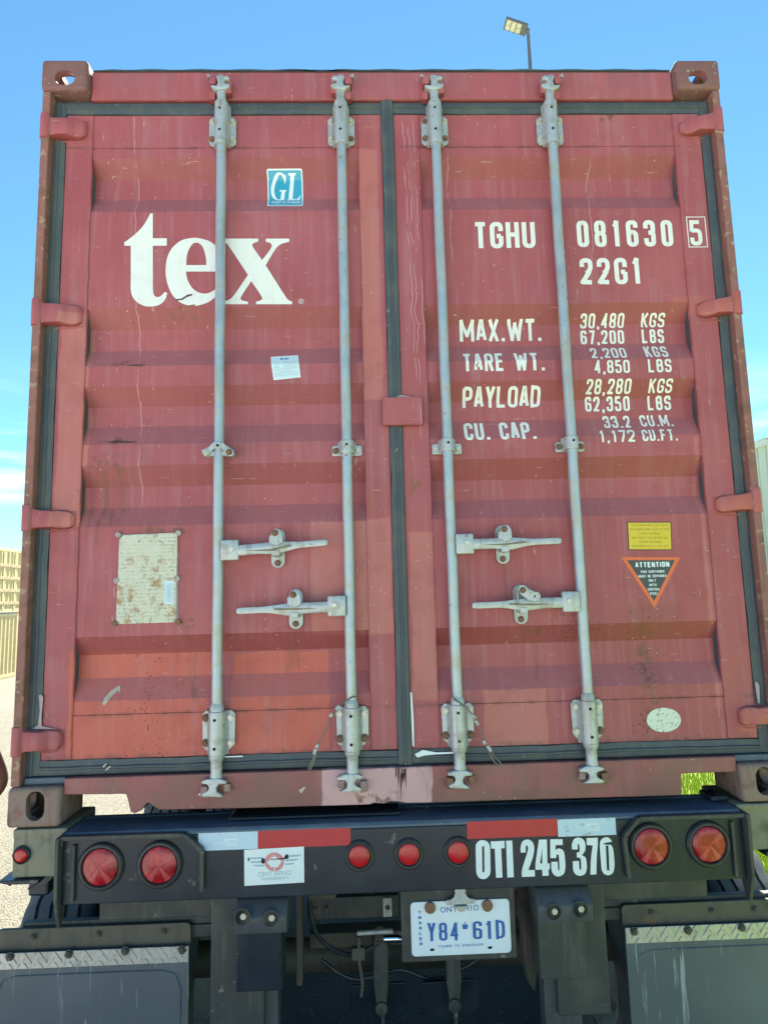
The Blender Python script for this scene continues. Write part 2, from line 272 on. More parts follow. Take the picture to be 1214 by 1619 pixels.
# background
n = NT('pale_bounce_lot'); a = n.noise(1.3, 6); b = n.noise(26, 5); cvo = n.voro(48)
c = n.mix(n.ramp(a, .35, .65), (.50, .475, .43), (.42, .40, .37)); c = n.mix(n.ramp(b, .45, .65), c, (.55, .52, .46))
c = n.mix(n.math('MULTIPLY', n.ramp(n.noise(9, 8, rough=.7), .60, .64), .8), c, (.13, .115, .095)); c = n.mix(n.ramp(n.noise(120, 2), .66, .72), c, (.5, .48, .44))
n.bump(n.math('ADD', n.math('MULTIPLY', cvo, .5), b), .7, .02); M['lot'] = n.fin(c, .85)  # pale concrete tone made up to bounce sunlight onto the shaded doors
n = NT('tan_gravel'); a = n.noise(1.3, 6); b = n.noise(60, 5); st2 = n.voro(85)
c = n.mix(n.ramp(a, .35, .65), (.150, .138, .098), (.19, .175, .13)); c = n.mix(n.ramp(b, .42, .60), c, (.21, .195, .145)); c = n.mix(n.ramp(n.noise(24, 7, rough=.7), .56, .62), c, (.095, .085, .058))
c = n.mix(n.math('MULTIPLY', n.ramp(n.noise(120, 3), .56, .62), .7), c, (.07, .062, .045)); n.bump(n.math('ADD', n.math('MULTIPLY', st2, .6), b), .9, .02); M['gravel'] = n.fin(c, .9)
n = NT('asphalt_shade_tint'); a = n.noise(2.1, 5); b = n.noise(70, 4)
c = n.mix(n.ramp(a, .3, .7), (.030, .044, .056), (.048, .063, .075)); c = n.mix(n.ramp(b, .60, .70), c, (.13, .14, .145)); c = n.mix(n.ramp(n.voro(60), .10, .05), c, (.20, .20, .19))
n.bump(n.noise(55, 5), .8, .01); M['asphalt_shade'] = n.fin(c, .8)  # dark blue tone puts the shade under the trailer into the colour
n = NT('grass_ground'); M['turf'] = n.fin(n.mix(n.noise(18, 5), (.12, .20, .018), (.20, .27, .03)), .9)
n = NT('grass_blades'); c = n.mix(n.noise(14, 3), (.22, .34, .022), (.36, .47, .040)); n.b.inputs['Transmission Weight'].default_value = 0
M['blade'] = n.fin(n.mix(n.ramp(n.noise(40, 2), .6, .66), c, (.50, .50, .08)), .6)
M['stone'] = grunge('loose_stone', (.17, .155, .12), .8, scale=30)
M['beige'] = grunge('beige_container_paint', (.66, .55, .27), .5, amt=.25, dirt=(.25, .18, .1), scale=3, streak=.3)
M['beigedark'] = grunge('dirty_beige_band', (.52, .43, .25), .6, amt=.5, dirt=(.3, .2, .1))
M['bluec'] = grunge('blue_container_paint', (.03, .09, .22), .5)
M['cladding'] = grunge('white_metal_cladding', (.60, .61, .60), .5, amt=.15, dirt=(.45, .46, .46), scale=2, streak=.3)
M['trim'] = grunge('pale_trim', (.68, .70, .70), .5)
M['lampgrey'] = grunge('dark_grey_powder_coat', (.10, .11, .13), .4)
M['led'] = grunge('unlit_lamp_lens', (.55, .55, .42), .3)
M['skin'] = grunge('skin', (.30, .15, .10), .5, amt=.1, dirt=(.25, .12, .08), vary=.1, streak=0, bump=.05)
M['shirt'] = grunge('pale_shirt', (.60, .66, .76), .8, amt=.1, dirt=(.5, .55, .62), streak=0)
M['trouser'] = grunge('navy_trousers', (.03, .035, .05), .85)
M['hair'] = grunge('dark_hair', (.02, .014, .01), .6, scale=60, bump=.6)
M['boot'] = grunge('work_boot', (.10, .06, .03), .6)
M['ply'] = grunge('grey_roof_paint', (.30, .10, .09), .6)

# ------------------------------------------------------------------ mesh builder
wpos = {}
class MB:
    def __init__(s): s.v = []; s.f = []
    def add(s, v, f):
        k = len(s.v); s.v += [Vector(q) for q in v]; s.f += [[i+k for i in t] for t in f]; return s
    def box(s, x0, x1, y0, y1, z0, z1):
        v = [(x, y, z) for x in (x0, x1) for y in (y0, y1) for z in (z0, z1)]
        return s.add(v, [(0, 1, 3, 2), (4, 6, 7, 5), (0, 4, 5, 1), (2, 3, 7, 6), (0, 2, 6, 4), (1, 5, 7, 3)])
    def prism(s, poly, y0, y1):        # poly in (x, z), extruded along y
        m = len(poly); a = sum(poly[i][0]*poly[(i+1) % m][1]-poly[(i+1) % m][0]*poly[i][1] for i in range(m))
        if a < 0: poly = poly[::-1]
        v = [(x, y0, z) for x, z in poly]+[(x, y1, z) for x, z in poly]
        return s.add(v, [list(range(m)), list(range(2*m-1, m-1, -1))]+[(i, i+m, (i+1) % m+m, (i+1) % m) for i in range(m)])
    def prismx(s, poly, x0, x1):       # poly in (y, z), extruded along x
        m = len(poly); v = [(x0, y, z) for y, z in poly]+[(x1, y, z) for y, z in poly]
        return s.add(v, [list(range(m-1, -1, -1)), list(range(m, 2*m))]+[(i, (i+1) % m, (i+1) % m+m, i+m) for i in range(m)])
    def tube(s, pts, rad, n=12, cap=True):
        pts = [Vector(p) for p in pts]; rr = rad if isinstance(rad, (list, tuple)) else [rad]*len(pts); k = len(s.v)
        up = None
        for i, p in enumerate(pts):
            t = (pts[min(i+1, len(pts)-1)]-pts[max(i-1, 0)]).normalized()
            if up is None: up = Vector((0, 0, 1)) if abs(t.z) < .9 else Vector((1, 0, 0))
            a = t.cross(up).normalized(); b = a.cross(t).normalized(); up = b
            for j in range(n):
                th = 2*math.pi*j/n; s.v.append(p+(a*math.cos(th)+b*math.sin(th))*rr[i])
        for i in range(len(pts)-1):
            for j in range(n):
                a0 = k+i*n+j; b0 = k+i*n+(j+1) % n; s.f.append([a0, a0+n, b0+n, b0])
        if cap: s.f.append([k+j for j in range(n)]); s.f.append([k+(len(pts)-1)*n+j for j in range(n-1, -1, -1)])
        return s
    def disc(s, c, r, y0, y1, n=24, dome=0):      # cylinder whose axis is y, front at y0
        k = len(s.v); rings = [(r, y1), (r, y0)]
        if dome: rings += [(r*math.cos(t), y0-dome*math.sin(t)) for t in (.4, .8, 1.2)]
        for q, y in rings:
            for j in range(n): th = 2*math.pi*j/n; s.v.append(Vector((c[0]+q*math.cos(th), y, c[1]+q*math.sin(th))))
        for i in range(len(rings)-1):
            for j in range(n): s.f.append([k+i*n+j, k+i*n+(j+1) % n, k+(i+1)*n+(j+1) % n, k+(i+1)*n+j])
        s.f.append([k+(len(rings)-1)*n+j for j in range(n)]); return s
    def ring(s, c, prof_, n=32):       # lathe of (radius, y) pairs about a y axis
        k = len(s.v); m = len(prof_)
        for q, y in prof_:
            for j in range(n): th = 2*math.pi*j/n; s.v.append(Vector((c[0]+q*math.cos(th), y, c[1]+q*math.sin(th))))
        for i in range(m-1):
            for j in range(n): s.f.append([k+i*n+j, k+i*n+(j+1) % n, k+(i+1)*n+(j+1) % n, k+(i+1)*n+j])
        return s
    def build(s, name, mat, parent=None, bevel=0, smooth=False, seg=2, fixn=True):
        bm = bmesh.new(); vs_ = [bm.verts.new(q+Vector((0, 0, GZ))) for q in s.v]
        for f in s.f:
            try: bm.faces.new([vs_[i] for i in f])
            except ValueError: pass
        if fixn: bmesh.ops.recalc_face_normals(bm, faces=bm.faces)
        if bevel:
            ed = [e for e in bm.edges if len(e.link_faces) == 2 and e.calc_face_angle(0) > .5]
            bmesh.ops.bevel(bm, geom=ed, offset=bevel, segments=seg, profile=.5, affect='EDGES', clamp_overlap=True)
        return frombm(bm, name, mat, parent, smooth)
def frombm(bm, name, mat, parent=None, smooth=False):
    xs = [v.co for v in bm.verts]; lo = Vector(min(c[i] for c in xs) for i in range(3)); hi = Vector(max(c[i] for c in xs) for i in range(3))
    o0 = (lo+hi)/2
    if parent is None: o0.z = lo.z
    for v in bm.verts: v.co -= o0
    me = bpy.data.meshes.new(name); bm.to_mesh(me); bm.free()
    if isinstance(mat, str): mat = M[mat]
    me.materials.append(mat)
    if smooth:
        for p in me.polygons: p.use_smooth = True
        try: me.set_sharp_from_angle(angle=R(38))
        except Exception: pass
    o = bpy.data.objects.new(name, me); scene.collection.objects.link(o); wpos[o] = o0
    if parent is not None: o.parent = parent; o.location = o0-wpos[parent]
    else: o.location = o0
    return o
def copyto(o, d, parent=None):         # copy one object (and its children) shifted by d
    c = o.copy(); scene.collection.objects.link(c); par = parent if parent is not None else o.parent
    wpos[c] = wpos[o]+Vector(d)
    if par is not None: c.parent = par; c.location = wpos[c]-wpos[par]
    else: c.location = wpos[c]
    for k in [q for q in o.children]: copyto(k, d, c)
    return c
def empty(name, loc, label=None, cat=None, group=None, parent=None):
    o = bpy.data.objects.new(name, None); scene.collection.objects.link(o); wpos[o] = Vector(loc); o.empty_display_size = .3
    if parent is not None: o.parent = parent; o.location = wpos[o]-wpos[parent]
    else: o.location = loc
    if label: o['label'] = label; o['category'] = cat
    if group: o['group'] = group
    return o

# ------------------------------------------------------------------ lettering (rounded stroke letters, own shapes)
G = {
'A': [(0, 0, [(0, 0), (.42, 1), (.58, 1), (1, 0)]), (0, 0, [(.14, .28), (.86, .28)])],
'B': [(0, 1, [(0, 1), (.92, 1), (.92, .53), (0, .53)]), (0, 1, [(0, .53), (1, .53), (1, 0), (0, 0)]), (0, 0, [(0, -.0), (0, 1)])],
'C': [(0, 1, [(1, .68), (1, 1), (0, 1), (0, 0), (1, 0), (1, .32)])],
'D': [(0, 0, [(0, 0), (.62, 0), (.9, .08), (1, .26), (1, .74), (.9, .92), (.62, 1), (0, 1)]), (0, 0, [(0, -.12), (0, 1.12)])],
'E': [(0, 0, [(1, 1), (0, 1), (0, 0), (1, 0)]), (0, 0, [(0, .52), (.85, .52)])],
'F': [(0, 0, [(1, 1), (0, 1), (0, -.08)]), (0, 0, [(0, .5), (.85, .5)])],
'G': [(0, 1, [(1, .68), (1, 1), (0, 1), (0, 0), (1, 0), (1, .46)]), (0, 0, [(1.0, .46), (.5, .46)])],
'H': [(0, 0, [(0, -.08), (0, 1.08)]), (0, 0, [(1, -.08), (1, 1.08)]), (0, 0, [(0, .52), (1, .52)])],
'I': [(0, 0, [(.5, -.08), (.5, 1.08)])],
'K': [(0, 0, [(0, -.08), (0, 1.08)]), (0, 0, [(1, 1.08), (.05, .42)]), (0, 0, [(.35, .60), (1.02, -.08)])],
'L': [(0, 0, [(0, 1.08), (0, 0), (1, 0)])],
'M': [(0, 0, [(0, -.08), (0, 1), (.5, .25), (1, 1), (1, -.08)])],
'N': [(0, 0, [(0, -.08), (0, 1.0), (1, 0.0), (1, 1.08)])],
'O': [(1, 1, [(0, 0), (1, 0), (1, 1), (0, 1)])],
'P': [(0, 1, [(0, 1), (1, 1), (1, .45), (0, .45)]), (0, 0, [(0, -.08), (0, 1)])],
'R': [(0, 1, [(0, 1), (1, 1), (1, .48), (0, .48)]), (0, 0, [(0, -.08), (0, 1)]), (0, 0, [(.55, .48), (1, -.08)])],
'S': [(0, 1, [(1, .74), (1, 1), (0, 1), (0, .52), (1, .52), (1, 0), (0, 0), (0, .26)])],
'T': [(0, 0, [(-.08, 1), (1.08, 1)]), (0, 0, [(.5, 1), (.5, -.08)])],
'U': [(0, 1, [(0, 1.08), (0, 0), (1, 0), (1, 1.08)])],
'V': [(0, 0, [(0, 1.08), (.5, 0), (1, 1.08)])],
'W': [(0, 0, [(0, 1.08), (.25, 0), (.5, .85), (.75, 0), (1, 1.08)])],
'X': [(0, 0, [(0, 1.08), (1, -.08)]), (0, 0, [(1, 1.08), (0, -.08)])],
'Y': [(0, 0, [(0, 1.08), (.5, .45), (1, 1.08)]), (0, 0, [(.5, .5), (.5, -.08)])],
'Z': [(0, 0, [(0, 1), (1, 1), (0, 0), (1, 0)])],
'0': [(1, 1, [(0, 0), (1, 0), (1, 1), (0, 1)])],
'1': [(0, 0, [(.62, -.08), (.62, 1.0), (.15, .80)])],
'2': [(0, 1, [(0, .70), (0, 1), (1, 1), (1, .60), (.5, .40)]), (0, 0, [(.86, .5), (0, .02), (1.05, 0)])],
'3': [(0, 1, [(0, .72), (0, 1), (1, 1), (1, .53), (.35, .53)]), (0, 1, [(.35, .53), (1, .53), (1, 0), (0, 0), (0, .28)])],
'4': [(0, 0, [(.74, -.08), (.74, 1), (0, .26), (1.1, .26)])],
'5': [(0, 0, [(1, 1), (.05, 1), (.0, .56)]), (0, 1, [(0, .60), (1, .62), (1, 0), (0, 0), (0, .28)])],
'6': [(1, 1, [(0, 0), (1, 0), (1, .56), (0, .56)]), (0, 1, [(1, .76), (1, 1), (0, 1), (0, .2)])],
'7': [(0, 0, [(-.05, 1), (1, 1), (.38, -.08)])],
'8': [(1, 1, [(0, 0), (1, 0), (1, .52), (0, .52)]), (1, 1, [(.03, .52), (.97, .52), (.97, 1), (.03, 1)])],
'9': [(1, 1, [(0, .44), (1, .44), (1, 1), (0, 1)]), (0, 1, [(0, .24), (0, 0), (1, 0), (1, .8)])],
'.': [(0, 0, [(.5, -.09), (.5, .09)])], ',': [(0, 0, [(.5, .08), (.4, -.2)])], '-': [(0, 0, [(.1, .5), (.9, .5)])], "'": [(0, 0, [(.5, 1), (.5, .8)])],
}
G.update({'e': [(0, 1, [(.02, .36), (1, .36), (1, .70), (0, .70), (0, 0), (1, 0), (1, .12)])], 'r': [(0, 0, [(0, -.08), (0, .78)]), (0, 1, [(0, .45), (0, .72), (1, .70)])], 't': [(0, 1, [(.35, 1), (.35, 0), (1, 0)]), (0, 0, [(0, .7), (.95, .7)])],
'i': [(0, 0, [(.5, -.08), (.5, .76)]), (0, 0, [(.5, .90), (.5, 1.07)])], 'f': [(0, 1, [(.4, -.08), (.4, 1), (1, 1)]), (0, 0, [(0, .7), (.95, .7)])], 'd': [(1, 1, [(0, 0), (1, 0), (1, .7), (0, .7)]), (0, 0, [(1, -.08), (1, 1.08)])]})
GW = {'r': .7, 't': .6, 'i': .4, 'f': .6, 'I': .42, '1': .75, '.': .45, ',': .45, ' ': .7, 'M': 1.35, 'W': 1.5, "'": .4, '-': .8}
def fillet(pts, r, closed):
    out = []; m = len(pts)
    for i, p in enumerate(pts):
        if not closed and i in (0, m-1): out.append(p); continue
        a, b = pts[(i-1) % m], pts[(i+1) % m]
        va = ((a[0]-p[0]), (a[1]-p[1])); vb = ((b[0]-p[0]), (b[1]-p[1])); la = math.hypot(*va); lb = math.hypot(*vb)
        q = min(r, la*.5, lb*.5); A = (p[0]+va[0]/la*q, p[1]+va[1]/la*q); B = (p[0]+vb[0]/lb*q, p[1]+vb[1]/lb*q)
        for k in range(6):
            t = k/5; out.append(((1-t)**2*A[0]+2*t*(1-t)*p[0]+t*t*B[0], (1-t)**2*A[1]+2*t*(1-t)*p[1]+t*t*B[1]))
    return out
def ribbon(pts, t, closed):
    m = len(pts); V = [Vector(p) for p in pts]; Lf = []; Rt = []
    for i in range(m):
        a = V[(i-1) % m] if (closed or i > 0) else None; b = V[(i+1) % m] if (closed or i < m-1) else None
        d1 = (V[i]-a).normalized() if a is not None and (V[i]-a).length > 1e-7 else None; d2 = (b-V[i]).normalized() if b is not None and (b-V[i]).length > 1e-7 else None
        d1 = d1 or d2; d2 = d2 or d1; n1 = Vector((-d1.y, d1.x)); n2 = Vector((-d2.y, d2.x)); nn = (n1+n2)
        nn = nn.normalized() if nn.length > 1e-4 else n1; k = 1/max(.5, nn.dot(n1)); Lf.append(V[i]+nn*t/2*k); Rt.append(V[i]-nn*t/2*k)
    q = []
    for i in range(m if closed else m-1):
        j = (i+1) % m; q.append([Lf[i], Lf[j], Rt[j], Rt[i]])
    return q
def strokes_text(txt, w=.42, t=.17, gap=.14, rad=.22, low=False):
    """-> list of (layer, quad) in units of letter height, and total width"""
    x = 0; out = []
    for ch in (txt if low else txt.upper()):
        cw = w*GW.get(ch, 1)
        for li, (cl, rd, pts) in enumerate(G.get(ch, [])):
            q = [(x+t/2+p[0]*(cw-t), t/2+p[1]*(1-t)) for p in pts]
            if rd: q = fillet(q, rad, cl)
            runs = [[q[0]]]
            for a_ in range(1, len(q)):
                runs[-1].append(q[a_])
                if not rd and a_ < len(q)-1:
                    d1 = Vector(q[a_])-Vector(q[a_-1]); d2 = Vector(q[a_+1])-Vector(q[a_])
                    if d1.normalized().dot(d2.normalized()) < .15: runs.append([q[a_]])
            if cl or len(runs) == 1: out += [(li, k) for k in ribbon(q, t, cl)]
            else:
                for b_, rn in enumerate(runs):
                    e0 = (Vector(rn[0])-Vector(rn[1])).normalized()*t*.42*(b_ > 0); e1 = (Vector(rn[-1])-Vector(rn[-2])).normalized()*t*.42*(b_ < len(runs)-1)
                    rn = [tuple(Vector(rn[0])+e0)]+rn[1:-1]+[tuple(Vector(rn[-1])+e1)]
                    out += [(li+b_+1, k) for k in ribbon(rn, t, False)]
        x += cw+gap
    return out, x-gap
def flat(name, items, mapf, mat, parent, drape=None, off=.0012, step=.00012):
    """items: (layer, polygon in local 2-D); mapf -> (x, z) C-coords; lies on plane y=drape or on the corrugation"""
    bm = bmesh.new()
    lay = bm.verts.layers.int.new('l')
    for li, poly in items:
        vv = []
        for p in poly:
            x, z = mapf(p[0], p[1]); v = bm.verts.new((x, 0, z)); v[lay] = li; vv.append(v)
        try: bm.faces.new(vv)
        except ValueError: pass
    if drape is None:
        for rec in REC:
            for z in rec:
                bmesh.ops.bisect_plane(bm, geom=bm.verts[:]+bm.edges[:]+bm.faces[:], plane_co=(0, 0, z), plane_no=(0, 0, 1), dist=1e-6)
    for v in bm.verts: v.co.y = (prof(v.co.z) if drape is None else drape)-off-step*v[lay]; v.co.z += GZ
    bm.normal_update()
    bmesh.ops.reverse_faces(bm, faces=[f for f in bm.faces if f.normal.y > 0])
    return frombm(bm, name, mat, parent)
def quadmap(p0, p1, h, w, slant=0):    # baseline from p0 to p1 (Vectors), height h, source width w
    dx = (p1.x-p0.x)/w; dz = (p1.z-p0.z)/w; L_ = math.hypot(dx, dz); ux, uz = dx/L_, dz/L_
    return lambda u, v: (p0.x+dx*u-uz*h*v+slant*h*v, p0.z+dz*u+ux*h*v)
def text(txt, a, b, h, mat, parent, y=None, w=.42, t=.17, gap=.14, rad=.22, name='lettering', off=.0012, level=True):
    """a, b: photograph points of baseline start / end; h: height in metres"""
    p0, p1 = (S(*a), S(*b)) if y is None else (P(a[0], a[1], y), P(b[0], b[1], y))
    if level: z = (p0.z+p1.z)/2; p0.z = p1.z = z
    n_ = len(txt); asp = (p1-p0).length/h; w = max(.2, (asp-gap*(n_-1))/sum(GW.get(c_, 1) for c_ in txt)); it, tw = strokes_text(txt, w, t, gap, rad)
    return flat(name, it, quadmap(p0, p1, h, tw), mat, parent, drape=y, off=off)
def poly_items(loops):                 # tessellate outline with holes
    vs_ = [[Vector((*p, 0)) for p in lp] for lp in loops]; allp = [p for lp in loops for p in lp]
    return [(0, [allp[i] for i in tri]) for tri in tessellate_polygon(vs_)]

# ================================================================== SETTING
def hgt(x, y):                         # the lot falls away gently to the left
    d = max(0, min(1, (-x-3.0)/7.0)); e = max(0, min(1, (y-6)/16)); s = lambda k: k*k*(3-2*k)
    return -.90*s(d)*s(e)
def gaxis(lim, fine, n1, n2):
    a = [fine*i/n1 for i in range(-n1, n1+1)]; o = [fine+(lim-fine)*(i/n2)**2.5 for i in range(1, n2+1)]
    return [-k for k in o[::-1]]+a+o
bm = bmesh.new(); AX = gaxis(900, 40, 50, 16); rows = [[bm.verts.new((x, y, hgt(x, y))) for x in AX] for y in AX]
for j in range(len(AX)-1):
    for i in range(len(AX)-1): bm.faces.new((rows[j][i], rows[j][i+1], rows[j+1][i+1], rows[j+1][i]))
me = bpy.data.meshes.new('ground'); bm.to_mesh(me); bm.free(); me.materials.append(M['lot'])
o = bpy.data.objects.new('ground', me); scene.collection.objects.link(o); o['kind'] = 'structure'
bm = bmesh.new(); gx_ = [-1.74-.01*0]+[-2.2-.55*k*(1+.06*k) for k in range(26)]; gy_ = [-.6+.6*k for k in range(60)]
gr = [[bm.verts.new((x+(.08*math.sin(y*2.1) if i == 0 else 0), y, hgt(x, y)+.002+(.006 if i else 0))) for i, x in enumerate(gx_)] for y in gy_]
for j in range(59):
    for i in range(26): bm.faces.new((gr[j][i], gr[j+1][i], gr[j+1][i+1], gr[j][i+1]))
bmesh.ops.recalc_face_normals(bm, faces=bm.faces)
me = bpy.data.meshes.new('gravel_lot'); bm.to_mesh(me); bm.free(); me.materials.append(M['gravel'])
o = bpy.data.objects.new('gravel_lot', me); scene.collection.objects.link(o); o['kind'] = 'structure'
bm = bmesh.new(); pa = [(-1.80+.07*math.sin(k*1.3)+.03*math.sin(k*4.1), -2.6+k*.6) for k in range(28)]
la = [bm.verts.new((x, y, .004)) for x, y in pa]; ra = [bm.verts.new((1.80, y, .004)) for x, y in pa]
for k in range(27): bm.faces.new((la[k], ra[k], ra[k+1], la[k+1]))
me = bpy.data.meshes.new('asphalt_shade_sheet'); bm.to_mesh(me); bm.free(); me.materials.append(M['asphalt_shade'])
o = bpy.data.objects.new('asphalt_shade_sheet', me); scene.collection.objects.link(o); o['kind'] = 'structure'  # added dark sheet, keeps the ground below the trailer in painted shade
def edge_x(y): return 1.42+.10*math.sin(y*1.7)+.05*math.sin(y*5.1+1)
bm = bmesh.new(); ys = [-12+.5*i for i in range(110)]
rw = [[bm.verts.new((edge_x(y)+(k/12.0)**1.5*28, y, .006+.05*min(1, k/2))) for k in range(13)] for y in ys]
for j in range(len(ys)-1):
    for i in range(12): bm.faces.new((rw[j][i], rw[j][i+1], rw[j+1][i+1], rw[j+1][i]))
me = bpy.data.meshes.new('lawn'); bm.to_mesh(me); bm.free(); me.materials.append(M['turf'])
o = bpy.data.objects.new('lawn', me); scene.collection.objects.link(o); o['kind'] = 'structure'
# grass blades (one mass)
vv = []; ff = []
for i in range(64000):
    y = 1.0+9.0*random.random()**1.3; x = edge_x(y)+.02+(2.2+y*.55)*random.random()
    h = random.uniform(.06, .20); a = random.uniform(0, 6.28); w_ = random.uniform(.003, .007); lean = random.uniform(-.07, .07), random.uniform(-.07, .07)
    z0 = .02; k = len(vv); cx, sx_ = math.cos(a)*w_, math.sin(a)*w_
    vv += [(x-cx, y-sx_, z0), (x+cx, y+sx_, z0), (x+cx*.7+lean[0]*.4, y+sx_*.7+lean[1]*.4, z0+h*.6), (x-cx*.7+lean[0]*.4, y-sx_*.7+lean[1]*.4, z0+h*.6), (x+lean[0], y+lean[1], z0+h)]
    ff += [(k, k+1, k+2, k+3), (k+3, k+2, k+4)]
me = bpy.data.meshes.new('grass'); me.from_pydata(vv, [], ff); me.materials.append(M['blade']); o = bpy.data.objects.new('grass', me); scene.collection.objects.link(o); o['kind'] = 'stuff'
# loose stones on the lot
vv = []; ff = []
for i in range(9000):
    y = 1.0+11*random.random()**1.5; x = -1.9-(1.5+y*.75)*random.random() if i % 4 else random.uniform(-1.6, 1.5)
    r_ = random.uniform(.003, .011); k = len(vv); z = hgt(x, y)
    for dx, dy, dz in ((1, 0, .2), (0, 1, .1), (-1, 0, .2), (0, -1, .15), (0.1, 0, .9)):
        vv.append((x+dx*r_*random.uniform(.7, 1.3), y+dy*r_*random.uniform(.7, 1.3), z+dz*r_))
    ff += [(k, k+1, k+4), (k+1, k+2, k+4), (k+2, k+3, k+4), (k+3, k, k+4)]
me = bpy.data.meshes.new('gravel'); me.from_pydata(vv, [], ff); me.materials.append(M['stone']); o = bpy.data.objects.new('gravel', me); scene.collection.objects.link(o); o['kind'] = 'stuff'

# ================================================================== RED CONTAINER
CT = empty('shipping_container', (0, 0, GZ), 'red steel shipping container seen from its closed rear doors, riding on a black trailer', 'container')
# --- corner castings (hollow, with apertures)
def casting_mesh(z0, z1, top):
    def tmp(mb, bev):
        bm = bmesh.new(); q = [bm.verts.new(p) for p in mb.v]
        for f in mb.f: bm.faces.new([q[i] for i in f])
        bmesh.ops.recalc_face_normals(bm, faces=bm.faces)
        if bev: bmesh.ops.bevel(bm, geom=bm.edges[:], offset=bev, segments=4, profile=.5, affect='EDGES')
        me = bpy.data.meshes.new('t'); bm.to_mesh(me); bm.free(); o = bpy.data.objects.new('t', me); scene.collection.objects.link(o); return o
    base = tmp(MB().box(-1.219, -1.057, 0, .178, z0, z1), .014)
    zc = (z0+z1)/2
    cav = tmp(MB().box(-1.19, -1.083, .028, .152, z0+.026, z1-.028), 0)
    def oval(cx, cz, w_, h_, rr=None, n=10):
        r_ = rr or min(w_, h_)/2; pts = []
        for k, (sx2, sz2) in enumerate(((1, -1), (1, 1), (-1, 1), (-1, -1))):
            for i in range(n+1):
                a = R(-90+90*k+90*i/n); pts.append((cx+sx2*(w_/2-r_)+r_*math.cos(a), cz+sz2*(h_/2-r_)+r_*math.sin(a)))
        return pts
    hz = (-1.1345, 2.517, .070, .056) if top else (-1.132, .064, .056, .086)
    front = tmp(MB().prism(oval(*hz), -.05, .06), 0)
    sp = MB(); pts = oval(.089, zc, .079, .06); m = len(pts)
    side = tmp(sp.prismx(pts, -1.30, -1.15), 0)
    tp = MB(); pts = oval(-1.135, .089, .075, .115); tp.v = [Vector((x, y, z)) for z in ((z1-.06, z1+.06) if top else (z0-.06, z0+.06)) for x, y in pts]; m = len(pts)
    tp.f = [list(range(m)), list(range(2*m-1, m-1, -1))]+[(i, (i+1) % m, (i+1) % m+m, i+m) for i in range(m)]
    topo = tmp(tp, 0)
    # inner side opening lets daylight through the upper castings
    for c in (cav, front, side, topo):
        md = base.modifiers.new('b', 'BOOLEAN'); md.object = c; md.operation = 'DIFFERENCE'; md.solver = 'EXACT'
    bpy.context.view_layer.update(); dg = bpy.context.evaluated_depsgraph_get(); me = bpy.data.meshes.new_from_object(base.evaluated_get(dg))
    for c in (cav, front, side, topo, base): bpy.data.objects.remove(c)
    return me
def place_casting(me, mirror, mat, dy=0):
    bm = bmesh.new(); bm.from_mesh(me)
    for v in bm.verts:
        if mirror: v.co.x = -v.co.x
        if dy: v.co.y = dy-v.co.y
        v.co.z += GZ
    bmesh.ops.recalc_face_normals(bm, faces=bm.faces)
    return frombm(bm, 'corner_casting', mat, CT, smooth=True)
mt = casting_mesh(2.473, 2.591, True); mlw = casting_mesh(0, .118, False)
for mir in (False, True):
    place_casting(mt, mir, 'cast'); place_casting(mlw, mir, 'castlow'); place_casting(mt, mir, 'cast', 6.058); place_casting(mlw, mir, 'castlow', 6.058)
# --- end frame: posts, header, sill
for s in (-1, 1):
    pm = MB().prismx([(.008, .119), (.06, .119), (.06, 2.472), (.008, 2.472)], min(s*1.214, s*1.186), max(s*1.214, s*1.186))
    pm.build('corner_post', 'post', CT, bevel=.004)
    MB().box(min(s*1.214, s*1.05), max(s*1.214, s*1.05), .062, .16, .119, 2.472).build('post_channel', 'gasket', CT)
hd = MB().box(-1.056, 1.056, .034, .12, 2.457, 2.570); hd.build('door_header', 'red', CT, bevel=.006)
# uneven roof lip over the header
lip = []; N_ = 60
for i in range(N_+1):
    x = -1.05+2.10*i/N_; lip.append((x, 2.574+.0018*math.sin(i*1.3)+(.003 if 16 < i < 17 else 0)-(0.006 if i in (23, 24) else 0)-.004*(i in (0, 1, 59, 60))))
MB().prism(lip+[(1.05, 2.5695), (-1.05, 2.5695)], .028, .14).build('roof_lip', 'gasket', CT)
c_ = [(-1.056, .137), (-1.056, .089)]+[(P(a, b, .02).x, P(a, b, .02).z) for a, b in ((199, 1256), (203, 1270), (206, 1284), (213, 1287), (225, 1281), (231, 1271), (236, 1270), (243, 1276), (252, 1281))]
sill = c_+[(-.5, .031), (-.115, .029), (-.10, .034), (-.07, .030), (-.05, .037), (-.02, .034), (.0, .030), (.06, .029), (.8, .0245), (.868, .0245), (.874, .030), (.876, .090), (1.056, .090), (1.056, .137)]
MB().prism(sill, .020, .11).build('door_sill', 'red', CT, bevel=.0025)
MB().box(-1.185, 1.185, .062, .30, .119, .14).build('sill_ledge', 'gasket', CT)
for s in (-1, 1): MB().box(min(s*1.0575, s*1.184), max(s*1.0575, s*1.184), .030, .0615, .1185, .139).build('sill_corner', 'dust_sky_sheen', CT, bevel=.003)
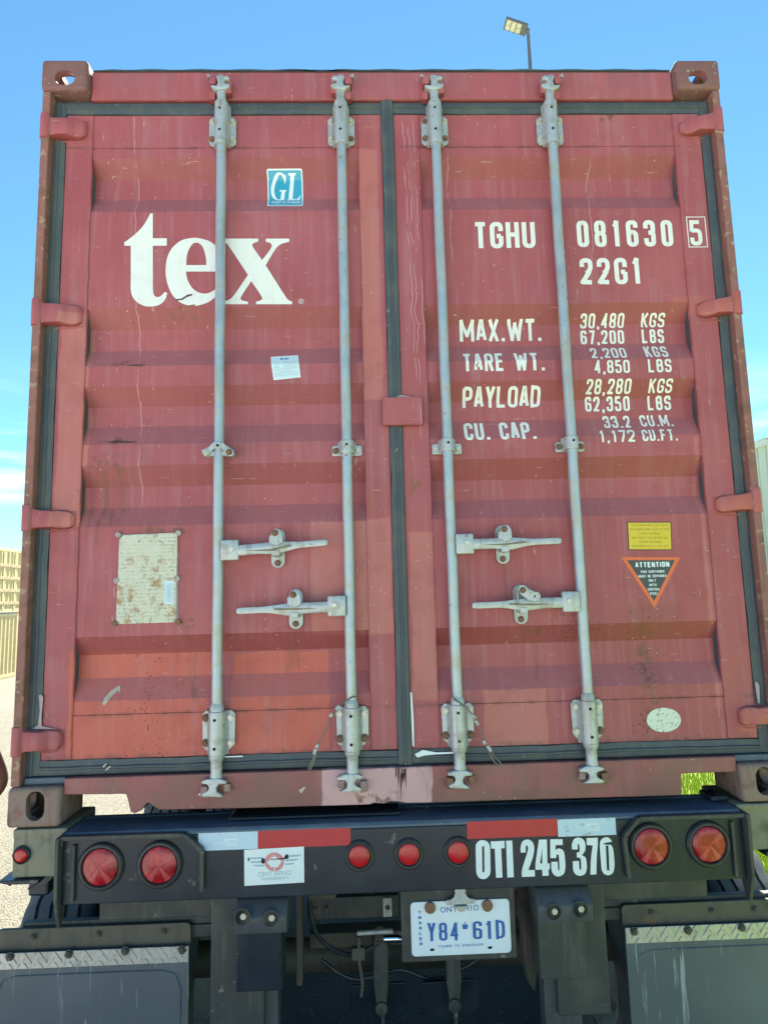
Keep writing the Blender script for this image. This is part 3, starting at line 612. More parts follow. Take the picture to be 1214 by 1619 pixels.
# --- body: corrugated sides, roof, front wall, floor
def corr_x(x, y0, y1, z0, z1, d, n):
    m = MB(); L_ = (y1-y0)/n; prev = None; k = 0
    for i in range(n):
        for t, o_ in ((0, 0), (.28, 0), (.5, d), (.78, d)):
            y = y0+(i+t)*L_; m.v += [Vector((x+o_, y, z0)), Vector((x+o_, y, z1))]
            if k: m.f.append([2*k-2, 2*k, 2*k+1, 2*k-1])
            k += 1
    m.v += [Vector((x, y1, z0)), Vector((x, y1, z1))]; m.f.append([2*k-2, 2*k, 2*k+1, 2*k-1]); return m
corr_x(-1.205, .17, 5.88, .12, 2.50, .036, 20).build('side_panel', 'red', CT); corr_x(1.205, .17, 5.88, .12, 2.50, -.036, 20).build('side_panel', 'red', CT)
for s in (-1, 1):
    MB().box(min(s*1.216, s*1.17), max(s*1.216, s*1.17), .179, 5.879, .02, .14).build('bottom_rail', 'red', CT, bevel=.004)
    MB().box(min(s*1.216, s*1.16), max(s*1.216, s*1.16), .179, 5.879, 2.49, 2.56).build('top_rail', 'red', CT, bevel=.004)
MB().box(-1.15, 1.15, .141, 5.95, 2.54, 2.566).build('roof_panel', 'ply', CT)
MB().box(-1.16, 1.16, 5.95, 6.04, .03, 2.56).build('front_wall', 'red', CT)
MB().box(-1.165, 1.165, .31, 5.90, .125, .16).build('floor', 'blackdusty', CT)
xm = MB()
for i in range(14): xm.box(-1.16, 1.16, .45+i*.4, .50+i*.4, .03, .124)
cm = xm.build('cross_member', 'blackdusty', CT); cm['kind'] = 'stuff'

# --- doors
def gasket_strip(m, a, b, w0, w1, vert=True, y=.044):
    """vert: runs in z from a to b, occupies x w0..w1; else runs in x, occupies z w0..w1"""
    cs = [(0, .018), (0, .0), (.10, -.002), (.34, -.003), (.42, -.007), (.52, -.007), (.60, -.001), (.98, 0.001), (1, .018)]; k = len(m.v)
    nseg = max(2, int(abs(b-a)/.06))
    for i in range(nseg+1):
        q = a+(b-a)*i/nseg; j = .0012*math.sin(q*37)+.0010*math.sin(q*91)
        for u, dy in cs:
            c = w0+(w1-w0)*u+j*(u > .3); m.v.append(Vector((c, y+dy, q)) if vert else Vector((q, y+dy, c)))
    n_ = len(cs)
    for i in range(nseg):
        for j in range(n_-1): m.f.append([k+i*n_+j, k+i*n_+j+1, k+(i+1)*n_+j+1, k+(i+1)*n_+j])
boltme = {}
def bolt(x, z, y, parent, r=.0105, mat='bolt'):
    key = (r, mat)
    if key not in boltme:
        m = MB(); n_ = 6; m.disc((x, z), r, y-.009, y+.001, n_); m.disc((x, z), r*1.25, y-.0022, y+.001, 16)
        m.disc((x, z), r*.55, y-.012, y-.0091, 10)
        o = m.build('bolt', mat, parent, bevel=.0008, seg=1); boltme[key] = (o, (x, y, z)); return o
    o, p = boltme[key]; return copyto(o, (x-p[0], y-p[1], z-p[2]), parent)
doors = []
for s, (x0, xf0, xf1, x1) in ((-1, (-1.143, -1.051, -.103, -.0195)), (1, (.0235, .113, 1.052, 1.150))):
    fr = MB(); fy0, fy1 = DY-.004, DY+.06
    fr.box(x0, xf0, fy0, fy1, .186, 2.408).box(xf1, x1, fy0, fy1, .186, 2.408)
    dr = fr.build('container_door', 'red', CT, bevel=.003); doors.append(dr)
    pl = MB(); top = [(.320, DY)]; zs = [(.186, DY), (.3185, DY), (.320, DY+.0025), (.3215, DY)]
    for rec in REC[::-1]: zs += [(rec[3], DY), (rec[2], DY+DEP), (rec[1], DY+DEP), (rec[0], DY)]
    zs += [(2.2795, DY), (2.281, DY+.0025), (2.2825, DY), (2.408, DY)]
    nx = 24; xa, xb = xf0+.0005, xf1-.0005
    # fine grid so the sheet can carry shallow dents
    zz2 = []
    for i in range(len(zs)-1):
        m_ = max(1, int((zs[i+1][0]-zs[i][0])/.03))
        for j in range(m_): t = j/m_; zz2.append((zs[i][0]+(zs[i+1][0]-zs[i][0])*t, zs[i][1]+(zs[i+1][1]-zs[i][1])*t))
    zz2.append(zs[-1]); q = []
    for z, y in zz2:
        for i in range(nx+1):
            x = xa+(xb-xa)*i/nx; ed = min(1, (x-xa)/.05, (xb-x)/.05)
            dn = mnoise.noise(Vector((x*4, 3.1, z*4)))*.0012*ed; q.append((x, y+max(0, dn+.0003)*.8, z))
    pl.v = [Vector(p) for p in q]; w_ = nx+1
    pl.f = [[j*w_+i, j*w_+i+1, (j+1)*w_+i+1, (j+1)*w_+i] for j in range(len(zz2)-1) for i in range(nx)]
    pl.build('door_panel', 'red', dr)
    # weld seams where panel meets frame
    sm = MB()
    for x in (xf0, xf1): sm.tube([(x+.0012*math.sin(k*1.9), DY-.0022, .19+2.215*k/60) for k in range(61)], .0022, 6)
    sm.build('weld_seam', 'red', dr, smooth=True)
    g = MB()
    if s < 0:
        gasket_strip(g, .142, 2.452, -1.190, -1.1435); gasket_strip(g, -1.1430, -.0205, 2.4525, 2.409, False); gasket_strip(g, -1.1430, -.0205, .141, .1855, False)
    else:
        gasket_strip(g, .142, 2.452, 1.197, 1.1505); gasket_strip(g, .0240, 1.1500, 2.4525, 2.409, False); gasket_strip(g, .0240, 1.1500, .141, .1855, False)
    g.build('gasket', 'gasket', dr, smooth=True)
g = MB(); gasket_strip(g, .141, 2.458, .0230, -.0200, True, .038); g.build('gasket', 'gasket', doors[1], smooth=True)
DL, DR = doors

# hinges: curved strap welded to the door plus knuckle at the post
def hinge(pxo, pyt_o, pyb_o, pxi, pyt_i, pyb_i, dr, s):
    zo1, zo0 = P(pxo, pyt_o, .01).z, P(pxo, pyb_o, .01).z; xi = P(pxi, pyt_i, .04).x; zi1, zi0 = P(pxi, pyt_i, .03).z, P(pxi, pyb_i, .03).z
    xo = s*1.206; hm = MB(); N = 14; k0 = 0
    for i in range(N+1):
        t = i/N; x = xo+(xi-xo)*t
        yf = .012+.020*min(1, max(0, (t-.55)/.2)); yb = .05
        if t > .93: yf += .010
        zt = zo1+(zi1-zo1)*t; zb = zo0+(zi0-zo0)*t
        if t > .9: zt -= .012*(t-.9)/.1; zb += .012*(t-.9)/.1
        if .2 < t < .6: zt -= .004; zb += .003
        hm.v += [Vector((x, yb, zb)), Vector((x, yf, zb+.004)), Vector((x, yf-.002, (zt+zb)/2)), Vector((x, yf, zt-.004)), Vector((x, yb, zt))]
    for i in range(N):
        for j in range(4): hm.f.append([i*5+j, i*5+j+1, (i+1)*5+j+1, (i+1)*5+j])
        hm.f.append([i*5+4, i*5, (i+1)*5, (i+1)*5+4])
    hm.f.append([0, 1, 2, 3, 4]); hm.f.append([N*5+j for j in (4, 3, 2, 1, 0)])
    h = hm.build('hinge', 'red', dr, bevel=.002, smooth=True)
    MB().tube([(s*1.203, .018, zo0-.004), (s*1.203, .018, zo1+.006)], .0175, 16).build('hinge_knuckle', 'red', dr, bevel=.002, smooth=True)
    # weld bead round the inner end
    w = MB().tube([(xi+s*.10, .047, zi1+.006), (xi+s*.03, .047, zi1+.006), (xi-s*.002, .047, zi1-.002), (xi-s*.006, .047, (zi1+zi0)/2), (xi-s*.002, .047, zi0+.002), (xi+s*.03, .047, zi0-.006), (xi+s*.10, .047, zi0-.006)], .0035, 6)
    w.build('weld_bead', 'red', dr, smooth=True)
for a in ((66, 181, 215, 138, 187, 216), (55, 474, 512, 130, 481, 513), (36, 801, 838, 118, 808, 836), (16, 1154, 1195, 99, 1155, 1187)): hinge(*a, DL, -1)
for a in ((1142, 172, 205, 1073, 189, 211), (1175, 462, 494, 1101, 477, 501), (1206, 773, 808, 1130, 785, 811), (1225, 1112, 1148, 1167, 1120, 1150)): hinge(*a, DR, 1)

# overlap plate across the centre gap
p0, p1 = P(604, 628, .025), P(669, 672, .025)
MB().box(p0.x, p1.x, .020, .034, p1.z, p0.z).build('overlap_plate', 'red', DR, bevel=.005)
MB().box(.055, p1.x-.004, .034, .047, p1.z+.005, p0.z-.005).build('plate_spacer', 'hinge', DR)
flat('sealant_smear', [(0, [(P(a, b, .02).x, P(a, b, .02).z) for a, b in ((626, 626), (633, 622), (645, 624), (658, 627), (645, 628), (628, 628))])], lambda u, v: (u, v), 'sealant', DR, drape=.036)

# locking rods, brackets, guides, cams
RODX = [(-.588, DL), (-.165, DL), (.172, DR), (.591, DR)]
RY = .016; rodme = None
def polymir(pts, xc): return [(xc+x, z) for x, z in pts]+[(xc-x, z) for x, z in pts[::-1]]
for i, (x, dr) in enumerate(RODX):
    rod = MB(); zs_ = [.19+2.2*k/30 for k in range(31)]
    rod.tube([(x+.0006*math.sin(k), RY, z) for k, z in enumerate(zs_)], .0170, 20).build('locking_rod', 'rod', dr, smooth=True)
    # top bracket: plate and pressed half-round saddle
    zt0, zt1 = 2.279, 2.391
    MB().prism([(x-.048, zt0+.010), (x-.038, zt0), (x+.038, zt0), (x+.048, zt0+.010), (x+.048, zt1-.012), (x+.036, zt1), (x-.036, zt1), (x-.048, zt1-.012)], .036, .0455).build('rod_bracket', 'galv', dr, bevel=.002)
    sd_ = MB(); pf = []
    for k in range(13):
        a = math.pi*k/12; pf.append((x+.0255*math.cos(a), RY+.008-.030*math.sin(a)))
    pf = [(x+.030, .0359)]+pf+[(x-.030, .0359)]
    for z in (2.268, 2.276, 2.42, 2.428):
        for (a, b) in pf: sd_.v.append(Vector((a, b if z not in (2.268,) else b+.0, z)))
    m_ = len(pf)
    for r_ in range(3):
        for k in range(m_-1): sd_.f.append([r_*m_+k, r_*m_+k+1, (r_+1)*m_+k+1, (r_+1)*m_+k])
    sd_.f.append(list(range(m_))); sd_.f.append([3*m_+k for k in range(m_-1, -1, -1)])
    sd_.build('bracket_saddle', 'galv', dr, bevel=.0015, smooth=True)
    for z in (2.304, 2.372):
        for k, dx in enumerate((-.036, .036)): bolt(x+dx, z, .036, dr, .0085, 'rbolt' if (i, z > 2.33, k) in ((2, True, 0), (2, False, 0), (2, False, 1), (1, False, 1), (0, False, 0)) else 'bolt')
    for z in (2.312, 2.395): MB().disc((x-.002, z), .0045, RY-.0232, RY-.018, 12).build('grease_hole', 'hole', dr)
    # collar
    MB().tube([(x, RY, 2.262), (x, RY, 2.2675)], .021, 18).build('rod_collar', 'galv', dr, smooth=True)
    # bottom bracket, larger
    zb0, zb1 = .203, .326; xo = .003
    MB().prism([(x-.048, zb0+.012), (x-.036, zb0), (x+.036, zb0), (x+.052, zb0+.016), (x+.054, zb1-.012), (x+.042, zb1), (x-.040, zb1), (x-.050, zb1-.012)], .036, .0455).build('rod_bracket', 'galv', dr, bevel=.002)
    sd_ = MB(); pf = [(x+.034, .0359)]+[(x+.027*math.cos(math.pi*k/12), RY+.008-.032*math.sin(math.pi*k/12)) for k in range(13)]+[(x-.034, .0359)]
    for z in (.192, .20, .318, .3255):
        for (a, b) in pf: sd_.v.append(Vector((a, b, z)))
    for r_ in range(3):
        for k in range(m_-1): sd_.f.append([r_*m_+k, r_*m_+k+1, (r_+1)*m_+k+1, (r_+1)*m_+k])
    sd_.f.append(list(range(m_))); sd_.f.append([3*m_+k for k in range(m_-1, -1, -1)])
    sd_.build('bracket_saddle', 'galv', dr, bevel=.0015, smooth=True)
    for z in (.227, .304):
        for k, dx in enumerate((-.038, .040)): bolt(x+dx, z, .036, dr, .0105, 'rbolt' if (i, z > .25, k) in ((0, True, 0), (0, False, 0), (1, False, 0), (1, False, 1), (2, False, 0), (2, False, 1), (3, False, 1)) else 'bolt')
    for z in (.216, .302): MB().disc((x-.002, z), .0048, RY-.0252, RY-.02, 12).build('grease_hole', 'hole', dr)
    MB().tube([(x, RY, .3265), (x, RY, .340), (x, RY, .350)], [.0225, .0215, .0175], 18).build('rod_collar', 'galv', dr, smooth=True)
    # middle guide
    zc = 1.163
    if i == 0:
        gp = [(x-.049, zc-.012), (x-.036, zc-.024), (x-.030, zc-.016), (x-.012, zc+.004), (x+.012, zc+.004), (x+.030, zc-.016), (x+.040, zc-.024), (x+.052, zc-.020), (x+.054, zc-.004), (x+.030, zc+.014), (x+.014, zc+.026), (x-.014, zc+.026), (x-.030, zc+.010), (x-.052, zc+.000)]
        MB().prism(gp, RY-.022, RY-.012).build('rod_guide', 'galv', dr, bevel=.002); MB().box(x-.046, x+.048, RY-.012, .0455, zc-.018, zc-.004).build('guide_spacer', 'galv', dr)
        bz = zc-.009; by = RY-.022
    else:
        MB().prism([(x-.050, zc-.020), (x+.048, zc-.020), (x+.050, zc-.016), (x+.050, zc+.010), (x+.044, zc+.016), (x-.044, zc+.016), (x-.050, zc+.010)], .036, .0455).build('rod_guide', 'galv', dr, bevel=.002)
        sd_ = MB()
        for z in (zc-.016, zc-.012, zc+.022, zc+.027):
            for (a, b) in pf: sd_.v.append(Vector((x+(a-x)*.9, b, z)))
        for r_ in range(3):
            for k in range(m_-1): sd_.f.append([r_*m_+k, r_*m_+k+1, (r_+1)*m_+k+1, (r_+1)*m_+k])
        sd_.f.append(list(range(m_))); sd_.f.append([3*m_+k for k in range(m_-1, -1, -1)])
        sd_.build('guide_saddle', 'galv', dr, bevel=.0015, smooth=True); bz = zc-.002; by = .036
    for k, dx in enumerate((-.038, .038)): bolt(x+dx, bz, by, dr, .0085, 'rbolt' if (i == 0 and k) or (i == 1 and not k) or i == 3 else 'bolt')
    MB().disc((x, zc+.010 if i else zc+.014), .0045, RY-.0250, RY-.02, 12).build('grease_hole', 'hole', dr)
    # top cam: neck, then a two-armed hook head
    MB().tube([(x, RY, 2.405), (x, RY, 2.428), (x, RY, 2.43), (x, RY, 2.452), (x, RY, 2.468), (x, RY, 2.485)], [.024, .024, .0165, .0155, .0175, .0165], 18).build('rod_neck', 'galv', dr, smooth=True)
    ck = 1 if i in (1, 3) else -1
    cpts = [(-.016, 2.466), (-.034, 2.479), (-.036, 2.486), (-.014, 2.484), (-.010, 2.500), (-.016, 2.517), (-.012, 2.526), (.004, 2.527), (.010, 2.521), (.022, 2.524), (.031, 2.515), (.029, 2.508), (.014, 2.508), (.011, 2.494), (.018, 2.492), (.033, 2.488), (.031, 2.478), (.016, 2.470)]
    MB().prism([(x-ck*a, b) for a, b in cpts], -.004, .024).build('locking_cam', 'galv', dr, bevel=.003, smooth=True)
    kx = x+ck*.030
    MB().box(kx-.012, kx+.012, -.002, .036, 2.492, 2.522).build('cam_keeper', 'red', CT, bevel=.003)
    MB().box(kx-.014, kx+.008, .010, .036, 2.440, 2.470).build('cam_keeper', 'red', CT, bevel=.003)
    kx2 = x-ck*.024
    MB().box(kx2-.010, kx2+.012, .006, .036, 2.462, 2.505).build('cam_keeper', 'red', CT, bevel=.004)
    MB().prism([(kx+ck*.004, 2.524), (kx+ck*.018, 2.533), (kx+ck*.020, 2.518)], .0, .02).build('keeper_tip', 'galv', CT)
    # bottom cam
    MB().tube([(x, RY, .192), (x, RY, .19), (x, RY, .182), (x, RY, .176), (x, RY, .14), (x, RY, .130), (x, RY, .122)], [.0245, .0245, .0225, .0185, .0180, .0210, .0180], 18).build('rod_neck', 'galv', dr, smooth=True)
    cm_ = [(-.019, .128), (-.040, .119), (-.042, .112), (-.018, .110), (-.010, .100), (-.012, .088), (-.026, .080), (-.030, .072) if ck < 0 else (-.036, .078), (.030, .076), (.034, .083), (.016, .092), (.011, .101), (.017, .111), (.034, .114), (.036, .121), (.019, .127)]
    MB().prism([(x-.006+ck*a, b) for a, b in cm_], -.006, .014).build('locking_cam', 'galv', dr, bevel=.0025, smooth=True)
    MB().prism([(x+ck*.022, .070), (x+ck*.046, .074), (x+ck*.044, .106), (x+ck*.024, .104)], -.002, .020).build('cam_keeper', 'rbolt' if i in (2, 3) else 'keeper', CT, bevel=.003)
    MB().prism([(x-ck*.048, .086), (x-ck*.026, .084), (x-ck*.024, .108), (x-ck*.044, .110)], .002, .020).build('cam_keeper', 'rbolt' if i == 2 else 'keeper', CT, bevel=.004)
# red reveal of the keeper plates on the sill is flush; add small torn tab at rod one
MB().prism([(-.640, .083), (-.628, .087), (-.622, .079), (-.638, .077)], .004, .016).build('keeper_tip', 'galv', CT)

# handles: hub on rod, forged lever, retainer plate with upper catch and lower hasp
def lever(x_rod, dirn, zc, dr, tilt, xend, xret, dang=False):
    hubx0, hubx1 = x_rod+dirn*.012, x_rod+dirn*.070
    MB().box(min(hubx0, hubx1), max(hubx0, hubx1), -.010, .012, zc-.033, zc+.033).build('handle_hub', 'galv', dr, bevel=.005, smooth=True)
    MB().disc((x_rod+dirn*.048, zc+.003), .0085, -.0135, -.0099, 16).build('hub_rivet', 'bolt', dr, bevel=.0015)
    L0 = hubx1-dirn*.002; N = 24; hm = MB()
    for i in range(N+1):
        t = i/N; x = L0+(xend-L0)*t
        hh = .017 if t < .45 else .017-.007*min(1, (t-.45)/.25)
        if t > .97: hh *= .75
        zz_ = zc+tilt*t-.002; yc = -.002+.018*max(0, 1-abs(t-.5)/.12)*0; th = .0045
        belly = .006*max(0, 1-abs(t-.42)/.2)
        hm.v += [Vector((x, yc+th, zz_-hh-belly)), Vector((x, yc-th, zz_-hh-belly)), Vector((x, yc-th-.004*(t < .5), zz_)), Vector((x, yc-th, zz_+hh)), Vector((x, yc+th, zz_+hh))]
    for i in range(N):
        for j in range(5): hm.f.append([i*5+j, i*5+(j+1) % 5, (i+1)*5+(j+1) % 5, (i+1)*5+j])
    hm.f.append([0, 1, 2, 3, 4]); hm.f.append([N*5+j for j in (4, 3, 2, 1, 0)])
    hm.build('door_handle', 'galv', dr, bevel=.0015, smooth=True)
    gx0, gx1 = L0+(xend-L0)*.10, L0+(xend-L0)*.60; zz0 = zc+tilt*.1; zz1 = zc+tilt*.6
    MB().prism([(gx0, zz0-.006), ((gx0+gx1)/2, zz0-.009), (gx1, zz1-.004), (gx1-dirn*.004, zz1+.001), ((gx0+gx1)/2, zz0-.003)], -.0125, -.006).build('lever_groove', 'groove', dr)
    # raised cast lettering block on the grip: low pads only (illegible in the photograph)
    g_ = MB(); gx = L0+(xend-L0)*.66
    for k in range(9):
        xx = gx+(xend-gx)*(k+.3)/9.6; tt = (xx-L0)/(xend-L0); g_.box(min(xx, xx+dirn*.007), max(xx, xx+dirn*.007), -.0078, -.006, zc+tilt*tt-.005, zc+tilt*tt+.003)
    g_.build('cast_marks', 'galv', dr)
    # retainer
    zr = zc+tilt*.45
    back = [(xret+.0225*math.cos(R(a)), zr+.038+.0225*math.sin(R(a))) for a in range(0, 181, 20)]+[(xret+.0225*math.cos(R(a)), zr-.046+.0225*math.sin(R(a))) for a in range(180, 361, 20)]
    MB().prism(back, .037, .0475).build('handle_retainer', 'galv', dr, bevel=.0015)
    if not dang:
        cat = [(xret-.018, zr+.022), (xret-.020, zr+.012), (xret-.006, zr+.002), (xret+.008, zr+.002), (xret+.022, zr+.014), (xret+.020, zr+.040), (xret+.012, zr+.054), (xret-.004, zr+.056), (xret-.014, zr+.046)]
        MB().prism(cat, -.016, -.010).build('handle_catch', 'galv', dr, bevel=.002)
        MB().box(xret-.022, xret-.016, -.014, .03, zr+.010, zr+.034).build('catch_side', 'galv', dr, bevel=.001)
    else:
        cat = [(xret-.018, zr+.046), (xret-.012, zr+.058), (xret+.004, zr+.058), (xret+.016, zr+.046), (xret+.036, zr+.036), (xret+.048, zr+.034), (xret+.054, zr+.022), (xret+.048, zr+.006), (xret+.030, zr+.004), (xret+.012, zr+.010), (xret-.008, zr+.026)]
        MB().prism(cat, -.018, -.011).build('handle_catch', 'galv', dr, bevel=.002)
        MB().prism([(xret+.030, zr+.016), (xret+.034, zr+.026), (xret+.037, zr+.026), (xret+.036, zr+.018)], -.0190, -.0182).build('grease_hole', 'hole', dr)
        MB().box(xret-.022, xret-.018, -.014, .03, zr+.000, zr+.046).build('catch_side', 'galv', dr, bevel=.001)
    MB().box(xret-.014, xret+.012, -.012, .036, zr-.032, zr-.012).build('lever_hasp', 'galv', dr, bevel=.003)
    bolt(xret-.003, zr+.042, -.0165, dr, .0085, 'rbolt'); bolt(xret-.001, zr-.052, .037, dr, .0085, 'rbolt')
lever(-.588, 1, .832, DL, .020, -.232, -.397); lever(-.165, -1, .645, DL, -.006, -.524, -.340)
lever(.172, 1, .835, DR, .005, .530, .345); lever(.591, -1, .640, DR, -.003, .229, .395, True)

# sealing-cable (hangs on rods two and three)
def cable(pts, fer, loop, label):
    t = empty('seal_cable', P(*pts[0], -.005)+Vector((0, 0, GZ-.12)), label, 'cable seal', 'wire cable seals hanging on the locking rods')
    q = [P(a, b, -.008) for a, b in pts]; MB().tube(q, .0024, 8).build('wire', 'cable', t, smooth=True)
    for a, b in fer: MB().tube([P(*a, -.008), P(*b, -.008)], .0060, 10).build('ferrule', 'galv', t, bevel=.001, smooth=True)
    ql = [P(a, b, -.008) for a, b in loop]; MB().tube(ql, .0022, 8).build('end_loop', 'cable', t, smooth=True)
cable([(564, 1101), (556, 1103), (545, 1109), (535, 1120), (524, 1135), (516, 1152), (508, 1168), (502, 1180)], [((537, 1116), (531, 1122)), ((525, 1128), (522, 1134)), ((503, 1177), (500, 1183)), ((499, 1184), (497, 1193))],
      [(498, 1192), (493, 1205), (487, 1217), (490, 1218), (495, 1208), (500, 1193)], 'wire cable seal hanging from the lower end of the second locking rod from the left')
cable([(714, 1099), (718, 1106), (728, 1112), (740, 1122), (750, 1134), (757, 1150), (764, 1166), (768, 1178)], [((746, 1130), (752, 1136)), ((752, 1139), (756, 1147)), ((764, 1171), (767, 1177)), ((770, 1179), (776, 1188))],
      [(775, 1187), (781, 1196), (790, 1205), (792, 1209), (788, 1210), (781, 1205), (776, 1196), (772, 1188)], 'wire cable seal with wide end loop, hanging from the third rod from the left')

# ---- markings on the doors
Z3 = 3.035
def zp(X_, Y_): return (X_/Z3, 300+Y_/Z3)
def curve(pts, n=5):                   # Catmull-Rom through closed outline; tuples with a third element are corners
    out = []; m = len(pts)
    for i in range(m):
        p0, p1, p2, p3 = pts[(i-1) % m], pts[i], pts[(i+1) % m], pts[(i+2) % m]
        if len(p1) > 2 or len(p2) > 2:
            if len(p1) > 2: p0 = p1
            if len(p2) > 2: p3 = p2
            if len(p1) > 2 and len(p2) > 2: out.append(p1[:2]); continue
        for k in range(n):
            t = k/n
            out.append(tuple(.5*((2*p1[a])+(-p0[a]+p2[a])*t+(2*p0[a]-5*p1[a]+4*p2[a]-p3[a])*t*t+(-p0[a]+3*p1[a]-3*p2[a]+p3[a])*t**3) for a in (0, 1)))
    return out
idm = lambda u, v: (u, v)
def onpx(loops, tf=zp): return [[(S(*tf(*p)).x, S(*tf(*p)).z) for p in lp] for lp in loops]
C_ = 1
tt_ = curve([(722, 113, C_), (734, 113, C_), (734, 232, C_), (801, 232, C_), (801, 268, C_), (734, 268, C_), (734, 480, C_), (740, 506), (758, 515), (776, 506), (790, 490, C_), (803, 494, C_), (793, 526), (768, 550), (735, 559), (690, 556), (648, 530), (629, 490), (628, 430, C_), (628, 268, C_), (597, 268, C_), (597, 252, C_), (640, 220), (688, 172)])
flat('lettering', poly_items(onpx([tt_])), idm, 'white', DL)
eo = curve([(1074, 392, C_), (1070, 345), (1052, 290), (1012, 250), (960, 233), (920, 231), (870, 243), (828, 277), (803, 325), (795, 387), (801, 440), (825, 500), (865, 540), (915, 556), (960, 553), (1010, 533), (1050, 495), (1072, 452, C_), (1060, 444, C_), (1035, 476), (998, 496), (958, 494), (922, 470), (900, 430), (893, 392, C_)])
eh = curve([(894, 361, C_), (990, 361, C_), (988, 325), (974, 276), (950, 254), (925, 260), (905, 290), (896, 325)])
flat('lettering', poly_items(onpx([eo, eh])), idm, 'white', DL)
xo_ = curve([(1062, 234, C_), (1239, 234, C_), (1239, 249, C_), (1217, 256), (1214, 274), (1258, 337, C_), (1300, 280), (1300, 258), (1276, 249, C_), (1276, 234, C_), (1388, 234, C_), (1388, 249, C_), (1350, 260), (1322, 284), (1275, 362, C_), (1366, 506), (1384, 528), (1402, 537, C_), (1402, 549, C_), (1229, 549, C_), (1229, 537, C_), (1254, 528), (1254, 510), (1206, 438, C_), (1160, 508), (1158, 528), (1190, 537, C_), (1190, 549, C_), (1062, 549, C_), (1062, 537, C_), (1098, 527), (1124, 504), (1190, 408, C_), (1108, 284), (1088, 258), (1062, 249, C_)])
flat('lettering', poly_items(onpx([xo_])), idm, 'white', DL)
cx, cz = S(476.1, 476.3).x, S(476.1, 476.3).z
rg = [(0, k) for k in ribbon([(cx+.0085*math.cos(2*math.pi*i/24), cz+.0085*math.sin(2*math.pi*i/24)) for i in range(24)], .0016, True)]
it, tw = strokes_text('R', .6, .16, .1, .2); rg += [(1, [(cx-.003+p[0]*.0095, cz-.0045+p[1]*.0095) for p in k]) for _, k in it]
flat('lettering', rg, idm, 'white', DL)
# number block
def tx(s, a, b, top, **kw):
    h = S(a[0], top).z-S(*a).z; return text(s, a, b, h, 'white', DR, **kw)
tx('TGHU', (750, 394), (847, 391), 352, t=.165, gap=.10)
tx('081630', (913, 391), (1065, 389), 349, t=.165, gap=.2)
tx('22G1', (918, 450), (1015, 449), 408, t=.165, gap=.15)
it, tw = strokes_text('5', .47, .155, .1, .2); p0, p1 = S(1091, 389), S(1110, 388); p1.z = p0.z
flat('lettering', it, quadmap(p0, p1, S(1091, 349).z-p0.z, tw), 'white', DR, drape=DY-.004)
fr = [S(1084, 344), S(1113, 344), S(1117, 391), S(1088, 391)]; xl, xr, zt, zb = (fr[0].x+fr[3].x)/2, (fr[1].x+fr[2].x)/2, fr[0].z, fr[2].z
flat('check_digit_frame', [(0, k) for k in ribbon([(xl, zb), (xr, zb), (xr, zt), (xl, zt)], .0035, True)], idm, 'white', DR, drape=DY-.004, off=.0012)
tx('MAX.WT.', (727, 541), (857, 538), 506, t=.15, gap=.075)
tx('TARE WT.', (732, 587), (862, 586), 559, t=.155, gap=.09)
tx('PAYLOAD', (731, 646), (854, 643), 612, t=.16, gap=.07)
tx('CU. CAP.', (735, 696), (849, 694), 669, t=.17, gap=.09)
for s_, a, b, tp in (('30,480', (917, 520), (986, 518), 496), ('KGS', (1013, 518), (1050, 517), 495), ('67,200', (918, 545), (987, 543), 523), ('LBS', (1015, 543), (1050, 542), 521),
                     ('2,200', (936, 567), (992, 565), 551), ('KGS', (1022, 565), (1058, 564), 548), ('4,850', (940, 591), (996, 589), 570), ('LBS', (1025, 589), (1062, 588), 568),
                     ('28,280', (925, 625), (996, 622), 600), ('KGS', (1024, 622), (1061, 621), 599), ('62,350', (925, 651), (996, 650), 627), ('LBS', (1024, 649), (1061, 648), 626),
                     ('33.2', (956, 677), (999, 676), 658), ('CU.M.', (1014, 674), (1066, 674), 656), ('1,172', (948, 700), (1005, 698), 681), ('CU.FT.', (1016, 697), (1072, 697), 679)):
    tx(s_, a, b, tp, t=.16, gap=.12, rad=.24)

def sheet(name, quad, mat, parent, drape=None, off=.0008, n=6, rnd=0):
    """sticker from four photograph points (tl, tr, br, bl)"""
    Q = [S(*q) if drape is None else P(q[0], q[1], drape) for q in quad]
    mp_ = lambda u, v: ((Q[3].x*(1-u)+Q[2].x*u)*(1-v)+(Q[0].x*(1-u)+Q[1].x*u)*v, (Q[3].z*(1-u)+Q[2].z*u)*(1-v)+(Q[0].z*(1-u)+Q[1].z*u)*v)
    if rnd:
        it = [(0, fillet([(0, 0), (1, 0), (1, 1), (0, 1)], rnd, True))]
    else: it = [(0, [(0, 0), (1, 0), (1, 1), (0, 1)])]
    o = flat(name, it, mp_, mat, parent, drape=drape, off=off); return o, mp_
